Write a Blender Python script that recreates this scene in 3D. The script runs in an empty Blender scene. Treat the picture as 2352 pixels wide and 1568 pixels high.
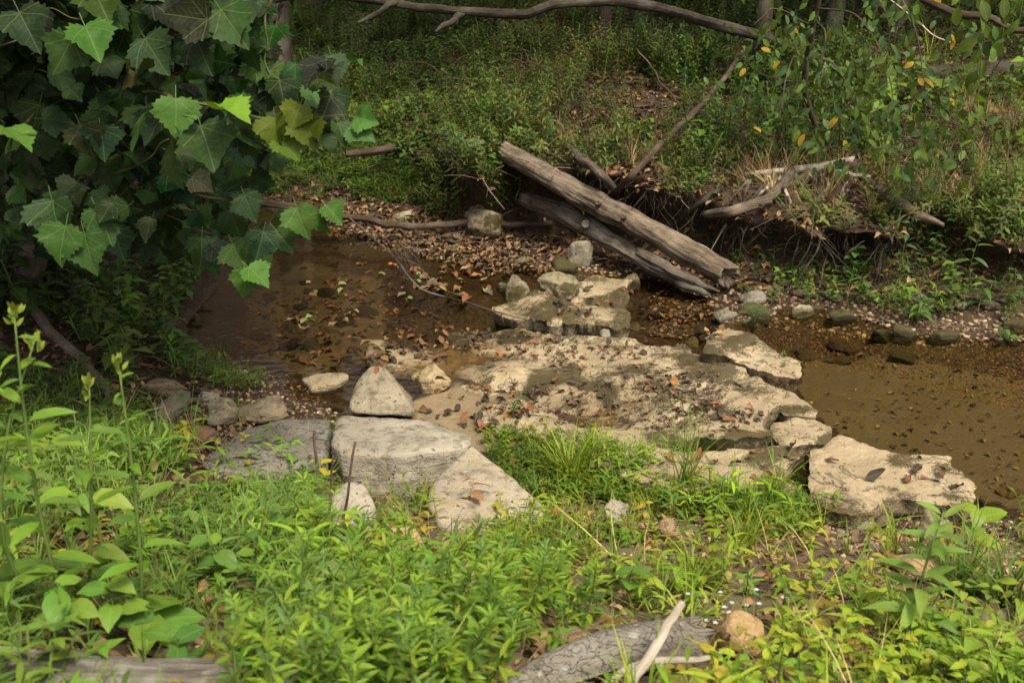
import bpy, bmesh, math, random
import numpy as np
from mathutils import Vector, Matrix

random.seed(7); RNG = np.random.default_rng(7)
SC = bpy.context.scene
COL = SC.collection
R = math.radians

# ---------------------------------------------------------------- camera
PW, PH = 2352.0, 1568.0          # the pixel grid in which positions were measured
LENS, PITCH, CAMZ = 40.0, R(20.0), 3.0
FPX = PW * LENS / 36.0
cam_d = bpy.data.cameras.new('camera'); cam = bpy.data.objects.new('camera', cam_d); COL.objects.link(cam)
cam.location = (0, 0, CAMZ); cam.rotation_euler = (R(90) - PITCH, 0, 0)
cam_d.lens = LENS; cam_d.sensor_width = 36; cam_d.sensor_fit = 'HORIZONTAL'
cam_d.clip_start = 0.05; cam_d.clip_end = 400
cam_d.dof.use_dof = True; cam_d.dof.focus_distance = 7.6; cam_d.dof.aperture_fstop = 5.0
SC.camera = cam

# ---------------------------------------------------------------- sky, sun, exposure
SUN_EL, SUN_AZ = R(58), R(150)     # azimuth clockwise from +Y (the viewing direction): behind the camera, to the right
wd = bpy.data.worlds.new('World'); SC.world = wd; wd.use_nodes = True
nt = wd.node_tree; nt.nodes.clear()
o_ = nt.nodes.new('ShaderNodeOutputWorld'); b_ = nt.nodes.new('ShaderNodeBackground')
s_ = nt.nodes.new('ShaderNodeTexSky'); s_.sky_type = 'NISHITA'; s_.sun_disc = False
s_.sun_elevation = SUN_EL; s_.sun_rotation = SUN_AZ; s_.dust_density = 4.0; s_.ozone_density = 0.6
h_ = nt.nodes.new('ShaderNodeHueSaturation'); h_.inputs['Saturation'].default_value = 0.05   # a thin overcast
nt.links.new(s_.outputs[0], h_.inputs['Color']); nt.links.new(h_.outputs[0], b_.inputs['Color'])
b_.inputs['Strength'].default_value = 0.085
nt.links.new(b_.outputs[0], o_.inputs[0])
sun_d = bpy.data.lights.new('sun', 'SUN'); sun = bpy.data.objects.new('sun', sun_d); COL.objects.link(sun)
sun_d.energy = 1.5; sun_d.angle = R(14); sun_d.color = (1.0, 0.89, 0.67)
sd_ = Vector((math.sin(SUN_AZ) * math.cos(SUN_EL), math.cos(SUN_AZ) * math.cos(SUN_EL), math.sin(SUN_EL)))
sun.rotation_euler = sd_.to_track_quat('Z', 'Y').to_euler(); sun.location = (6, -8, 12)
vs = SC.view_settings
vs.view_transform = 'Standard'; vs.look = 'None'; vs.gamma = 1.0; vs.use_curve_mapping = False
vs.exposure = 1.58
SC.render.engine = 'CYCLES'
SC.cycles.max_bounces = 6; SC.cycles.diffuse_bounces = 2; SC.cycles.glossy_bounces = 3
SC.cycles.transmission_bounces = 4; SC.cycles.transparent_max_bounces = 8
SC.cycles.use_denoising = True
SC.cycles.caustics_reflective = False; SC.cycles.caustics_refractive = False

# ---------------------------------------------------------------- small maths
CP, SP = math.cos(PITCH), math.sin(PITCH)
def ray(u, v):
    a = (u - PW / 2) / FPX; b = -(v - PH / 2) / FPX
    return np.array([a, CP + b * SP, -SP + b * CP])
def at(u, v, z=0.0, y=None):
    d = ray(u, v); t = (y / d[1]) if y is not None else (z - CAMZ) / d[2]
    return np.array([0, 0, CAMZ]) + t * d
def proj(x, y, z):
    dz = z - CAMZ; f = y * CP - dz * SP; up = y * SP + dz * CP
    f = np.maximum(f, 0.05)
    return PW / 2 + x / f * FPX, PH / 2 - up / f * FPX
def sstep(a, b, x):
    t = np.clip((x - a) / (b - a), 0, 1); return t * t * (3 - 2 * t)
def _hash(i, j, k, s):
    h = (i * 374761393 + j * 668265263 + k * 2147483647 + s * 974634541) & 0xFFFFFFFF
    h = ((h ^ (h >> 13)) * 1274126177) & 0xFFFFFFFF
    h = ((h ^ (h >> 16)) * 2246822519) & 0xFFFFFFFF
    return ((h ^ (h >> 15)) & 0xFFFFFF) / float(0xFFFFFF)
def vnoise(x, y, z=0.0, s=0):
    x = np.asarray(x, float); y = np.asarray(y, float); z = np.zeros_like(x) + z
    i = np.floor(x).astype(np.int64); j = np.floor(y).astype(np.int64); k = np.floor(z).astype(np.int64)
    fx, fy, fz = x - i, y - j, z - k
    fx = fx * fx * (3 - 2 * fx); fy = fy * fy * (3 - 2 * fy); fz = fz * fz * (3 - 2 * fz)
    r = 0
    for a in (0, 1):
        for b in (0, 1):
            for c in (0, 1):
                r = r + _hash(i + a, j + b, k + c, s) * (fx if a else 1 - fx) * (fy if b else 1 - fy) * (fz if c else 1 - fz)
    return r * 2 - 1
def fbm(x, y, z=0.0, s=0, o=4, g=0.5):
    r, a = 0, 1.0
    for n in range(o):
        r = r + a * vnoise(x, y, z, s + n * 17); x = x * 2.03; y = y * 2.03; z = np.asarray(z) * 2.03; a *= g
    return r
def poly_sd(px, py, poly, edge=False):
    """signed distance to a closed polygon, negative inside; optionally the nearest edge index"""
    P = np.asarray(poly, float); n = len(P); best = np.full(px.shape, 1e9); idx = np.zeros(px.shape, int); ins = np.zeros(px.shape, bool)
    for a in range(n):
        x0, y0 = P[a]; x1, y1 = P[(a + 1) % n]
        dx, dy = x1 - x0, y1 - y0
        t = np.clip(((px - x0) * dx + (py - y0) * dy) / (dx * dx + dy * dy + 1e-12), 0, 1)
        d = np.hypot(px - x0 - t * dx, py - y0 - t * dy)
        m = d < best; best = np.where(m, d, best); idx = np.where(m, a, idx)
        c = ((y0 > py) != (y1 > py)) & (px < dx * (py - y0) / (dy if abs(dy) > 1e-12 else 1e-12) + x0)
        ins ^= c
    sd = np.where(ins, -best, best)
    return (sd, idx) if edge else sd
def in_px(u, v, poly): return poly_sd(np.asarray(u, float), np.asarray(v, float), poly) < 0

# ---------------------------------------------------------------- scene-graph helpers
def props(o, label=None, cat=None, group=None, kind=None):
    if label: o['label'] = label
    if cat: o['category'] = cat
    if group: o['group'] = group
    if kind: o['kind'] = kind
    return o
def empty(name, loc, label, cat, group=None):
    o = bpy.data.objects.new(name, None); COL.objects.link(o); o.location = tuple(loc); o.empty_display_size = 0.1
    return props(o, label, cat, group)
def link(name, me, parent=None, color=None, mat=None):
    o = bpy.data.objects.new(name, me); COL.objects.link(o)
    if mat is not None and not me.materials: me.materials.append(mat)
    if parent is not None: o.parent = parent
    if color is not None: o.color = tuple(color)[:3] + (1,)
    return o
def mesh(name, V, F, uv=None, col=None, smooth=True):
    """V (n,3), F (m,3) or (m,4) index array; uv (n,2) per vertex; col (n,3) per vertex"""
    V = np.asarray(V, np.float32); F = np.asarray(F, np.int32); k = F.shape[1]
    me = bpy.data.meshes.new(name)
    me.vertices.add(len(V)); me.vertices.foreach_set('co', V.ravel())
    me.loops.add(F.size); me.loops.foreach_set('vertex_index', F.ravel())
    me.polygons.add(len(F)); me.polygons.foreach_set('loop_start', np.arange(0, F.size, k, dtype=np.int32))
    me.polygons.foreach_set('use_smooth', np.full(len(F), smooth))
    if uv is not None:
        l = me.uv_layers.new(name='UVMap'); l.data.foreach_set('uv', np.asarray(uv, np.float32)[F.ravel()].ravel())
    if col is not None:
        c = me.color_attributes.new('tint', 'FLOAT_COLOR', 'POINT')
        c.data.foreach_set('color', np.c_[np.asarray(col, np.float32), np.ones(len(V), np.float32)].ravel())
    me.update(); me.validate()
    return me
def scatter(name, templ, pick, pos, rot, scl, col, mat, parent=None, ztint=None):
    """one mesh out of many copies: templ = list of (V,F,uv); pick which; rot (n,3,3); col (n,3)"""
    Vs, Fs, Us, Cs = [], [], [], []; off = 0
    for t, (V, F, uv) in enumerate(templ):
        m = np.nonzero(pick == t)[0]
        if not len(m): continue
        W = np.einsum('nij,vj->nvi', rot[m], V) * scl[m][:, None, None] + pos[m][:, None, :]
        n, nv = len(m), len(V)
        Vs.append(W.reshape(-1, 3)); Fs.append((F[None] + (np.arange(n) * nv)[:, None, None] + off).reshape(-1, F.shape[1])); off += n * nv
        Us.append(np.tile(uv, (n, 1))); Cs.append(np.repeat(col[m], nv, 0))
    if not Vs: return None
    return link(name, mesh(name, np.concatenate(Vs), np.concatenate(Fs), np.concatenate(Us), np.concatenate(Cs)), parent, mat=mat)
def rot_zt(yaw, tilt, tdir):
    """yaw about Z, then a tilt of the Z axis by tilt towards direction tdir; arrays -> (n,3,3)"""
    c, s = np.cos(yaw), np.sin(yaw); o = np.zeros_like(c); l = o + 1
    A = np.stack([np.stack([c, -s, o], -1), np.stack([s, c, o], -1), np.stack([o, o, l], -1)], -2)
    ax = np.stack([-np.sin(tdir), np.cos(tdir), o], -1); ct, st = np.cos(tilt), np.sin(tilt)
    K = np.zeros(A.shape); K[..., 0, 1] = -ax[..., 2]; K[..., 0, 2] = ax[..., 1]; K[..., 1, 0] = ax[..., 2]
    K[..., 1, 2] = -ax[..., 0]; K[..., 2, 0] = -ax[..., 1]; K[..., 2, 1] = ax[..., 0]
    I = np.eye(3)[None]
    B = I + st[..., None, None] * K + (1 - ct)[..., None, None] * (K @ K)
    return B @ A
def frame(d, n):
    """rotation with local Y along d and local Z towards n; arrays (k,3)"""
    d = d / np.linalg.norm(d, axis=-1, keepdims=True)
    x = np.cross(d, n); x = x / (np.linalg.norm(x, axis=-1, keepdims=True) + 1e-9)
    z = np.cross(x, d)
    return np.stack([x, d, z], -1)

# ---------------------------------------------------------------- materials
MATS = {}
class NB:
    def __init__(s, name):
        s.m = bpy.data.materials.new(name); s.m.use_nodes = True; s.t = s.m.node_tree; s.t.nodes.clear()
        s.out = s.n('OutputMaterial'); MATS[name] = s.m
    def n(s, typ, **kw):
        x = s.t.nodes.new('ShaderNode' + typ)
        for k, v in kw.items(): setattr(x, k, v)
        return x
    def l(s, a, b): s.t.links.new(a, b)
    def inp(s, sock, v):
        if hasattr(v, 'is_linked'): s.l(v, sock)
        elif isinstance(v, (tuple, list)): sock.default_value = tuple(v) + ((1,) if len(v) == 3 and len(sock.default_value) == 4 else ())
        else: sock.default_value = v
    def noise(s, vec, scale, detail=4, rough=0.55, dist=0.0):
        x = s.n('TexNoise'); x.inputs['Scale'].default_value = scale; x.inputs['Detail'].default_value = detail
        x.inputs['Roughness'].default_value = rough; x.inputs['Distortion'].default_value = dist
        if vec is not None: s.l(vec, x.inputs['Vector'])
        return x.outputs['Fac']
    def ramp(s, fac, stops):
        x = s.n('ValToRGB'); e = x.color_ramp.elements
        while len(e) < len(stops): e.new(0.5)
        for el, (p, c) in zip(e, stops):
            el.position = p; el.color = ((c, c, c, 1) if isinstance(c, (int, float)) else tuple(c) + (1,))
        s.l(fac, x.inputs[0]); return x.outputs[0]
    def mix(s, fac, a, b, mode='MIX'):
        x = s.n('Mix', data_type='RGBA', blend_type=mode); s.inp(x.inputs[0], fac); s.inp(x.inputs[6], a); s.inp(x.inputs[7], b)
        return x.outputs[2]
    def math(s, op, a, b=0.0, c=None):
        x = s.n('Math', operation=op); s.inp(x.inputs[0], a); s.inp(x.inputs[1], b)
        if c is not None: s.inp(x.inputs[2], c)
        return x.outputs[0]
    def bump(s, h, strength, dist, normal=None):
        x = s.n('Bump'); x.inputs['Strength'].default_value = strength; x.inputs['Distance'].default_value = dist; s.l(h, x.inputs['Height'])
        if normal is not None: s.l(normal, x.inputs['Normal'])
        return x.outputs[0]
    def pbsdf(s, col, rough=0.8, spec=0.3, normal=None):
        x = s.n('BsdfPrincipled'); s.inp(x.inputs['Base Color'], col); s.inp(x.inputs['Roughness'], rough)
        s.inp(x.inputs['Specular IOR Level'], spec)
        if normal is not None: s.l(normal, x.inputs['Normal'])
        return x
    def fin(s, sh): s.l(sh.outputs[0], s.out.inputs[0]); return s.m
    def pos(s): return s.n('NewGeometry').outputs['Position']
    def obj(s): return s.n('TexCoord').outputs['Object']
    def uv(s): return s.n('TexCoord').outputs['UV']
    def mapping(s, vec, scale):
        x = s.n('Mapping'); s.l(vec, x.inputs[0]); x.inputs['Scale'].default_value = scale; return x.outputs[0]
    def attr(s, name):
        x = s.n('Attribute'); x.attribute_name = name; return x.outputs['Color']
    def objcol(s): return s.n('ObjectInfo').outputs['Color']
    def sep(s, v):
        x = s.n('SeparateXYZ'); s.l(v, x.inputs[0]); return x.outputs

def leaf_mat(name, source, rough=0.45, transl=0.35, spec=0.22, veins='pinnate', vein_amt=0.35, spots=0.0):
    b = NB(name); c = b.attr('tint') if source == 'tint' else b.objcol()
    u = b.sep(b.uv()); nz = b.noise(b.pos(), 40, 3)
    c = b.mix(0.5, c, b.mix(nz, (0.55, 0.6, 0.5), (1.4, 1.35, 1.3)), 'MULTIPLY')
    if veins == 'pinnate':
        d = b.math('ABSOLUTE', b.math('SUBTRACT', u[0], 0.5))
        mid = b.math('LESS_THAN', d, 0.035)
        w = b.math('SINE', b.math('MULTIPLY', b.math('SUBTRACT', u[1], b.math('MULTIPLY', d, 0.55)), 62))
        side = b.math('MULTIPLY', b.math('GREATER_THAN', w, 0.86), 0.45)
        vm = b.math('MULTIPLY', b.math('MAXIMUM', mid, side), vein_amt)
        hgt = b.math('MAXIMUM', mid, side)
    else:   # palmate: straight veins running out of the leaf base
        x = b.math('SUBTRACT', u[0], 0.5); y = b.math('SUBTRACT', u[1], 0.08)
        hgt = None
        for deg in (0, 38, -38, 74, -74):
            s, cc = math.sin(R(deg)), math.cos(R(deg))
            perp = b.math('ABSOLUTE', b.math('SUBTRACT', b.math('MULTIPLY', x, cc), b.math('MULTIPLY', y, s)))
            along = b.math('ADD', b.math('MULTIPLY', x, s), b.math('MULTIPLY', y, cc))
            k = b.math('MULTIPLY', b.math('LESS_THAN', perp, 0.008), b.math('GREATER_THAN', along, 0.0))
            k2 = b.math('MULTIPLY', b.math('MULTIPLY', b.math('GREATER_THAN', b.math('SINE', b.math('MULTIPLY', b.math('SUBTRACT', along, perp), 52)), 0.9),
                        b.math('LESS_THAN', perp, 0.14)), b.math('MULTIPLY', b.math('GREATER_THAN', along, 0.08), 0.35))
            k = b.math('MAXIMUM', k, k2)
            hgt = k if hgt is None else b.math('MAXIMUM', hgt, k)
        vm = b.math('MULTIPLY', hgt, vein_amt)
    c = b.mix(vm, c, b.mix(0.5, c, (0.30, 0.36, 0.14)))
    if spots:
        sp = b.ramp(b.noise(b.pos(), 22, 3), [(0.66, 0.0), (0.72, spots)])
        c = b.mix(sp, c, (0.10, 0.06, 0.02))
    n = b.bump(hgt, 0.25, 0.004)
    p = b.pbsdf(c, rough, spec, n)
    t = b.n('BsdfTranslucent'); b.l(b.mix(1.0, c, (1.35, 1.25, 0.45), 'MULTIPLY'), t.inputs[0])
    m = b.n('MixShader'); m.inputs[0].default_value = transl; b.l(p.outputs[0], m.inputs[1]); b.l(t.outputs[0], m.inputs[2])
    return b.fin(m)
M_leaf_t = leaf_mat('leaf_green_mass', 'tint', transl=0.3)
M_leaf_o = leaf_mat('leaf_green', 'object', transl=0.34)
M_syc_o = leaf_mat('leaf_palmate', 'object', rough=0.6, transl=0.22, spec=0.14, veins='palmate', vein_amt=0.32, spots=0.5)
M_syc_t = leaf_mat('leaf_palmate_mass', 'tint', rough=0.55, transl=0.2, spec=0.15, veins='palmate', vein_amt=0.25)
M_dead_o = leaf_mat('leaf_dead', 'object', rough=0.7, transl=0.06, spec=0.2, vein_amt=0.25)
M_dead_t = leaf_mat('leaf_dead_mass', 'tint', rough=0.7, transl=0.06, spec=0.2, vein_amt=0.2)

def plain_mat(name, source, rough=0.7, scale=30, lo=0.6, hi=1.35, spec=0.25):
    b = NB(name); c = b.attr('tint') if source == 'tint' else (b.objcol() if source == 'object' else source)
    nz = b.noise(b.pos(), scale, 5)
    c = b.mix(1.0, c, b.mix(nz, (lo,) * 3, (hi,) * 3), 'MULTIPLY')
    return b.fin(b.pbsdf(c, rough, spec, b.bump(nz, 0.4, 0.01)))
M_stem = plain_mat('stem', 'object', 0.6)
M_debris = plain_mat('debris', 'tint', 0.85)

def bark_mat(name, base, dark, light, ridged=0.7, moss=0.0, scale=1.0, crack=60, lichen=0.3):
    b = NB(name); uv = b.uv()
    g = b.noise(b.mapping(uv, (26 * scale, 3.2 * scale, 1)), 1.0, 6, 0.65, 0.6)
    f = b.noise(b.mapping(uv, (crack * scale, 5.0 * scale, 1)), 1.0, 5, 0.62, 0.4)
    big = b.noise(b.pos(), 3.2, 4)
    c = b.mix(b.ramp(g, [(0.32, 0.0), (0.68, 1.0)]), dark, base)
    c = b.mix(b.ramp(f, [(0.38, 1.0), (0.5, 0.0)]), c, b.mix(0.8, c, dark))
    tr = b.ramp(b.noise(b.mapping(uv, (9 * scale, 34 * scale, 1)), 1.0, 4, 0.6, 0.3), [(0.36, 0.7), (0.44, 0.0)])
    c = b.mix(tr, c, b.mix(0.7, c, dark))
    c = b.mix(b.ramp(big, [(0.45, 0.0), (0.7, 1.0)]), c, b.mix(0.6, c, light))
    li = b.ramp(b.noise(b.pos(), 14, 4), [(0.60, 0.0), (0.68, lichen)])
    c = b.mix(li, c, light)
    if moss:
        nz = b.sep(b.n('NewGeometry').outputs['Normal'])[2]
        mk = b.math('MULTIPLY', b.ramp(b.noise(b.pos(), 7, 4), [(0.5, 0.0), (0.62, moss)]), b.math('MAXIMUM', nz, 0.0))
        c = b.mix(mk, c, (0.05, 0.055, 0.012))
    h = b.math('ADD', b.math('MULTIPLY', g, 0.6), b.math('MULTIPLY', f, 0.6))
    return b.fin(b.pbsdf(c, 0.85, 0.2, b.bump(h, ridged, 0.02)))
M_log = bark_mat('weathered_log', (0.225, 0.168, 0.115), (0.04, 0.028, 0.019), (0.34, 0.275, 0.205), 1.0, crack=40)
M_log2 = bark_mat('grey_log', (0.20, 0.16, 0.12), (0.04, 0.029, 0.02), (0.32, 0.285, 0.24), 1.0, crack=40)
M_dark = bark_mat('dark_bark', (0.06, 0.044, 0.032), (0.016, 0.011, 0.008), (0.13, 0.115, 0.09), 0.8, moss=0.5, lichen=0.5)
M_branch = bark_mat('brown_branch', (0.12, 0.08, 0.052), (0.036, 0.024, 0.016), (0.18, 0.135, 0.10), 0.6, scale=1.5)
M_pale = bark_mat('bleached_wood', (0.50, 0.43, 0.33), (0.22, 0.17, 0.12), (0.62, 0.57, 0.48), 0.5, scale=1.6)
M_bark = bark_mat('trunk_bark', (0.12, 0.09, 0.065), (0.03, 0.022, 0.016), (0.21, 0.18, 0.14), 1.0, moss=0.3)
def cracked_mat():
    b = NB('blocky_bark'); uv = b.uv()
    w = b.n('Mapping'); b.l(uv, w.inputs[0]); w.inputs['Scale'].default_value = (15, 26, 1)
    nz = b.noise(b.mapping(uv, (9, 12, 1)), 1.0, 4); sx = b.n('VectorMath', operation='MULTIPLY_ADD'); b.l(nz, sx.inputs[0]); sx.inputs[1].default_value = (5.0, 5.0, 0); b.l(w.outputs[0], sx.inputs[2])
    vo = b.n('TexVoronoi', feature='DISTANCE_TO_EDGE'); vo.inputs['Scale'].default_value = 1.0; b.l(sx.outputs[0], vo.inputs['Vector'])
    edge = b.ramp(vo.outputs['Distance'], [(0.0, 0.55), (0.05, 1.0)]); fine = b.noise(b.mapping(uv, (60, 90, 1)), 1.0, 5); big = b.noise(b.pos(), 5, 4)
    c = b.mix(fine, (0.085, 0.07, 0.054), (0.22, 0.19, 0.15)); c = b.mix(b.ramp(big, [(0.4, 0.0), (0.65, 0.6)]), c, (0.27, 0.245, 0.205)); c = b.mix(edge, (0.03, 0.023, 0.017), c)
    c = b.mix(b.ramp(b.noise(b.pos(), 16, 4), [(0.6, 0.0), (0.66, 0.6)]), c, (0.36, 0.35, 0.31))
    return b.fin(b.pbsdf(c, 0.9, 0.15, b.bump(b.math('ADD', edge, b.math('MULTIPLY', fine, 0.5)), 1.0, 0.012)))
M_crack = cracked_mat()
M_greylog = bark_mat('pale_grey_log', (0.24, 0.21, 0.17), (0.045, 0.035, 0.026), (0.36, 0.33, 0.28), 1.0, crack=34)
M_twig = plain_mat('twig', 'object', 0.75, 18)

def stone_mat(name, moss, pth=0.66):
    b = NB(name); oc = b.objcol(); p = b.obj()
    big = b.noise(p, 3.5, 6, 0.6); mid = b.noise(p, 14, 6, 0.65); fine = b.noise(p, 80, 4, 0.6)
    st = b.noise(b.mapping(p, (3, 3, 34)), 1.0, 4, 0.6, 0.5)
    c = b.mix(1.0, oc, b.mix(b.ramp(big, [(0.3, 0.0), (0.7, 1.0)]), (0.62, 0.6, 0.56), (1.22, 1.2, 1.16)), 'MULTIPLY')
    c = b.mix(b.ramp(mid, [(0.35, 0.75), (0.52, 0.0)]), c, b.mix(1.0, c, (0.45, 0.4, 0.32), 'MULTIPLY'))
    c = b.mix(b.ramp(b.noise(p, 7, 5, 0.7), [(0.52, 0.0), (0.66, 0.55)]), c, b.mix(1.0, c, (0.55, 0.46, 0.33), 'MULTIPLY'))
    c = b.mix(b.ramp(fine, [(0.56, 0.0), (0.72, 0.35)]), c, b.mix(0.5, c, (0.75, 0.7, 0.6)))
    c = b.mix(b.ramp(st, [(0.34, 0.4), (0.45, 0.0)]), c, b.mix(1.0, c, (0.5, 0.45, 0.38), 'MULTIPLY'))
    pit = b.ramp(b.noise(p, 34, 2), [(pth, 0.0), (pth + 0.04, 0.85)])
    c = b.mix(pit, c, (0.04, 0.032, 0.023))
    if moss:
        mk = b.ramp(b.noise(p, 5, 5, 0.65), [(0.62 - moss * 0.36, 0.0), (0.70 - moss * 0.36, 1.0)])
        c = b.mix(mk, c, b.mix(fine, (0.035, 0.027, 0.010), (0.085, 0.072, 0.024)))
    z = b.sep(b.pos())[2]                                     # wet, algae-dark foot at the waterline
    wet = b.ramp(b.math('ADD', z, b.math('MULTIPLY', mid, 0.03)), [(0.035, 0.75), (0.055, 0.0)])
    c = b.mix(wet, c, b.mix(1.0, c, (0.26, 0.22, 0.15), 'MULTIPLY'))
    h = b.math('ADD', b.math('MULTIPLY', mid, 0.6), b.math('ADD', b.math('MULTIPLY', fine, 0.35), b.math('MULTIPLY', st, 0.5)))
    h = b.math('SUBTRACT', h, b.math('MULTIPLY', pit, 0.25))
    return b.fin(b.pbsdf(c, 0.8, 0.25, b.bump(h, 0.9, 0.025)))
M_stone = stone_mat('stone', 0.0); M_pitted = stone_mat('pitted_stone', 0.0, 0.60); M_mossy = stone_mat('mossy_stone', 0.75); M_halfmoss = stone_mat('partly_mossy_stone', 0.35)

def bedrock_mat():
    b = NB('limestone_bedrock'); p = b.pos(); at_ = b.sep(b.attr('tint'))     # r = moss, g = wet
    big = b.noise(p, 1.7, 6, 0.6, 0.4); mid = b.noise(p, 9, 6, 0.65); fine = b.noise(p, 70, 5, 0.65)
    c = b.ramp(big, [(0.25, (0.20, 0.152, 0.088)), (0.5, (0.335, 0.258, 0.155)), (0.75, (0.47, 0.38, 0.25))])
    c = b.mix(b.ramp(mid, [(0.3, 0.6), (0.48, 0.0)]), c, (0.23, 0.17, 0.095))
    c = b.mix(b.ramp(fine, [(0.3, 0.35), (0.45, 0.0)]), c, (0.20, 0.15, 0.085))
    mo = b.math('ADD', at_[0], b.math('MULTIPLY', b.math('SUBTRACT', b.noise(p, 26, 6, 0.7), 0.5), 1.3))
    mo = b.math('ADD', mo, b.math('MULTIPLY', b.math('SUBTRACT', fine, 0.5), 0.7))
    mo = b.math('ADD', mo, b.math('MULTIPLY', b.math('SUBTRACT', b.noise(p, 150, 3, 0.6), 0.5), 0.8))
    mk = b.ramp(mo, [(0.36, 0.0), (0.64, 0.90)])
    mc = b.mix(b.noise(p, 11, 4), (0.024, 0.018, 0.005), (0.070, 0.050, 0.014))
    mc = b.mix(b.ramp(b.noise(p, 2.3, 3), [(0.57, 0.0), (0.66, 0.7)]), mc, (0.055, 0.062, 0.010))
    c = b.mix(mk, c, mc)
    c = b.mix(b.math('MULTIPLY', at_[1], 0.85), c, b.mix(1.0, c, (0.36, 0.29, 0.2), 'MULTIPLY'))
    pit = b.ramp(b.noise(p, 42, 3, 0.6), [(0.62, 0.0), (0.70, 0.75)])
    c = b.mix(pit, c, (0.075, 0.055, 0.03))
    crk = b.ramp(b.math('ABSOLUTE', b.math('SUBTRACT', b.noise(p, 2.6, 5, 0.6, 0.8), 0.5)), [(0.0, 0.8), (0.012, 0.0)])
    c = b.mix(crk, c, (0.05, 0.036, 0.02))
    h = b.math('ADD', b.math('MULTIPLY', mid, 0.5), b.math('ADD', b.math('MULTIPLY', fine, 0.34), b.math('MULTIPLY', mk, 0.12)))
    h = b.math('SUBTRACT', h, b.math('ADD', b.math('MULTIPLY', pit, 0.2), b.math('MULTIPLY', crk, 0.3)))
    ro = b.math('SUBTRACT', 0.85, b.math('MULTIPLY', at_[1], 0.55))
    return b.fin(b.pbsdf(c, ro, 0.3, b.bump(h, 0.9, 0.03)))
M_bed = bedrock_mat()

def ground_mat():
    b = NB('creek_ground'); p = b.pos(); a = b.sep(b.attr('tint'))            # r = creek bed, g = silt, b = sandy
    n1 = b.noise(p, 2.2, 6, 0.6); n2 = b.noise(p, 16, 6, 0.65); n3 = b.noise(p, 75, 5, 0.65)
    soil = b.mix(b.ramp(n2, [(0.3, 0.0), (0.7, 1.0)]), (0.020, 0.0125, 0.007), (0.085, 0.053, 0.029))
    soil = b.mix(b.ramp(n3, [(0.55, 0.0), (0.75, 0.6)]), soil, (0.20, 0.125, 0.065))
    vo = b.n('TexVoronoi'); vo.inputs['Scale'].default_value = 34; b.l(p, vo.inputs['Vector'])
    grav = b.mix(b.ramp(b.sep(vo.outputs['Color'])[0], [(0.0, 0.0), (1.0, 1.0)]), (0.026, 0.017, 0.009), (0.10, 0.064, 0.035))  # rust-dark gravel, lowered further to carry the left pool's shade in its colour
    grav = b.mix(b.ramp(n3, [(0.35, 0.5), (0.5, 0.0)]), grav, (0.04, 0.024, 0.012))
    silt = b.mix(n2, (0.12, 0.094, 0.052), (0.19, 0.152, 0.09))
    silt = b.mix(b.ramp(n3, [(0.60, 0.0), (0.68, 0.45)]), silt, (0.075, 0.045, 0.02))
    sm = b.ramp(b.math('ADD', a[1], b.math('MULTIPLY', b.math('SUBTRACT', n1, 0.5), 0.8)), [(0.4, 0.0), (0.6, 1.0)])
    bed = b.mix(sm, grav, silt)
    c = b.mix(b.ramp(b.math('ADD', a[0], b.math('MULTIPLY', b.math('SUBTRACT', n2, 0.5), 0.5)), [(0.35, 0.0), (0.65, 1.0)]), soil, bed)
    c = b.mix(a[2], c, b.mix(n2, (0.25, 0.18, 0.10), (0.36, 0.275, 0.165)))
    wz = b.ramp(b.math('ADD', b.sep(p)[2], b.math('MULTIPLY', n2, 0.04)), [(0.03, 1.0), (0.075, 0.0)])          # damp margin along the water
    c = b.mix(b.math('MULTIPLY', wz, 0.6), c, b.mix(1.0, c, (0.5, 0.46, 0.4), 'MULTIPLY'))
    h = b.math('ADD', n2, b.math('MULTIPLY', n3, 0.5))
    return b.fin(b.pbsdf(c, b.math('SUBTRACT', 0.9, b.math('MULTIPLY', wz, 0.4)), 0.25, b.bump(h, 0.8, 0.03)))
M_ground = ground_mat()

def water_mat():
    b = NB('creek_water'); p = b.pos()
    n = b.noise(b.mapping(p, (1.0, 1.6, 1)), 5.0, 4, 0.5, 0.5)
    bm = b.bump(n, 0.16, 0.02)
    fr = b.n('Fresnel'); fr.inputs[0].default_value = 1.33; b.l(bm, fr.inputs[1])
    g = b.n('BsdfGlossy'); g.inputs['Roughness'].default_value = 0.03; b.l(bm, g.inputs['Normal'])
    t = b.n('BsdfTransparent'); t.inputs[0].default_value = (0.88, 0.81, 0.64, 1)
    m = b.n('MixShader'); b.l(fr.outputs[0], m.inputs[0]); b.l(t.outputs[0], m.inputs[1]); b.l(g.outputs[0], m.inputs[2])
    return b.fin(m)
M_water = water_mat()
# ---------------------------------------------------------------- the land
near_px = [(2760, 1290), (2250, 1196), (1900, 1185), (1400, 1135), (1000, 1090), (760, 1010), (600, 950), (500, 880), (440, 810),
           (430, 740), (480, 680), (530, 610), (540, 560), (470, 505), (250, 480)]
far_px = [(250, 440), (560, 462), (700, 512), (830, 540), (960, 585), (1080, 600), (1250, 612), (1380, 625), (1500, 640), (1640, 690),
          (1740, 705), (1900, 712), (2100, 765), (2352, 785), (2760, 830)]
NEARP = [at(u, v)[:2] for u, v in near_px]; FARP = [at(u, v)[:2] for u, v in far_px]
NEARP[0][0] += 6; FARP[-1][0] += 6; NEARP[-1] += np.array([-8, 1.0]); FARP[0] += np.array([-8, 2.0])
CREEK = NEARP + FARP; NN = len(NEARP)
_xb = np.array([-6, -2.4, -1.2, -0.5, 0.2, 1.2, 2.2, 2.9, 3.6, 6.0])
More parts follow.
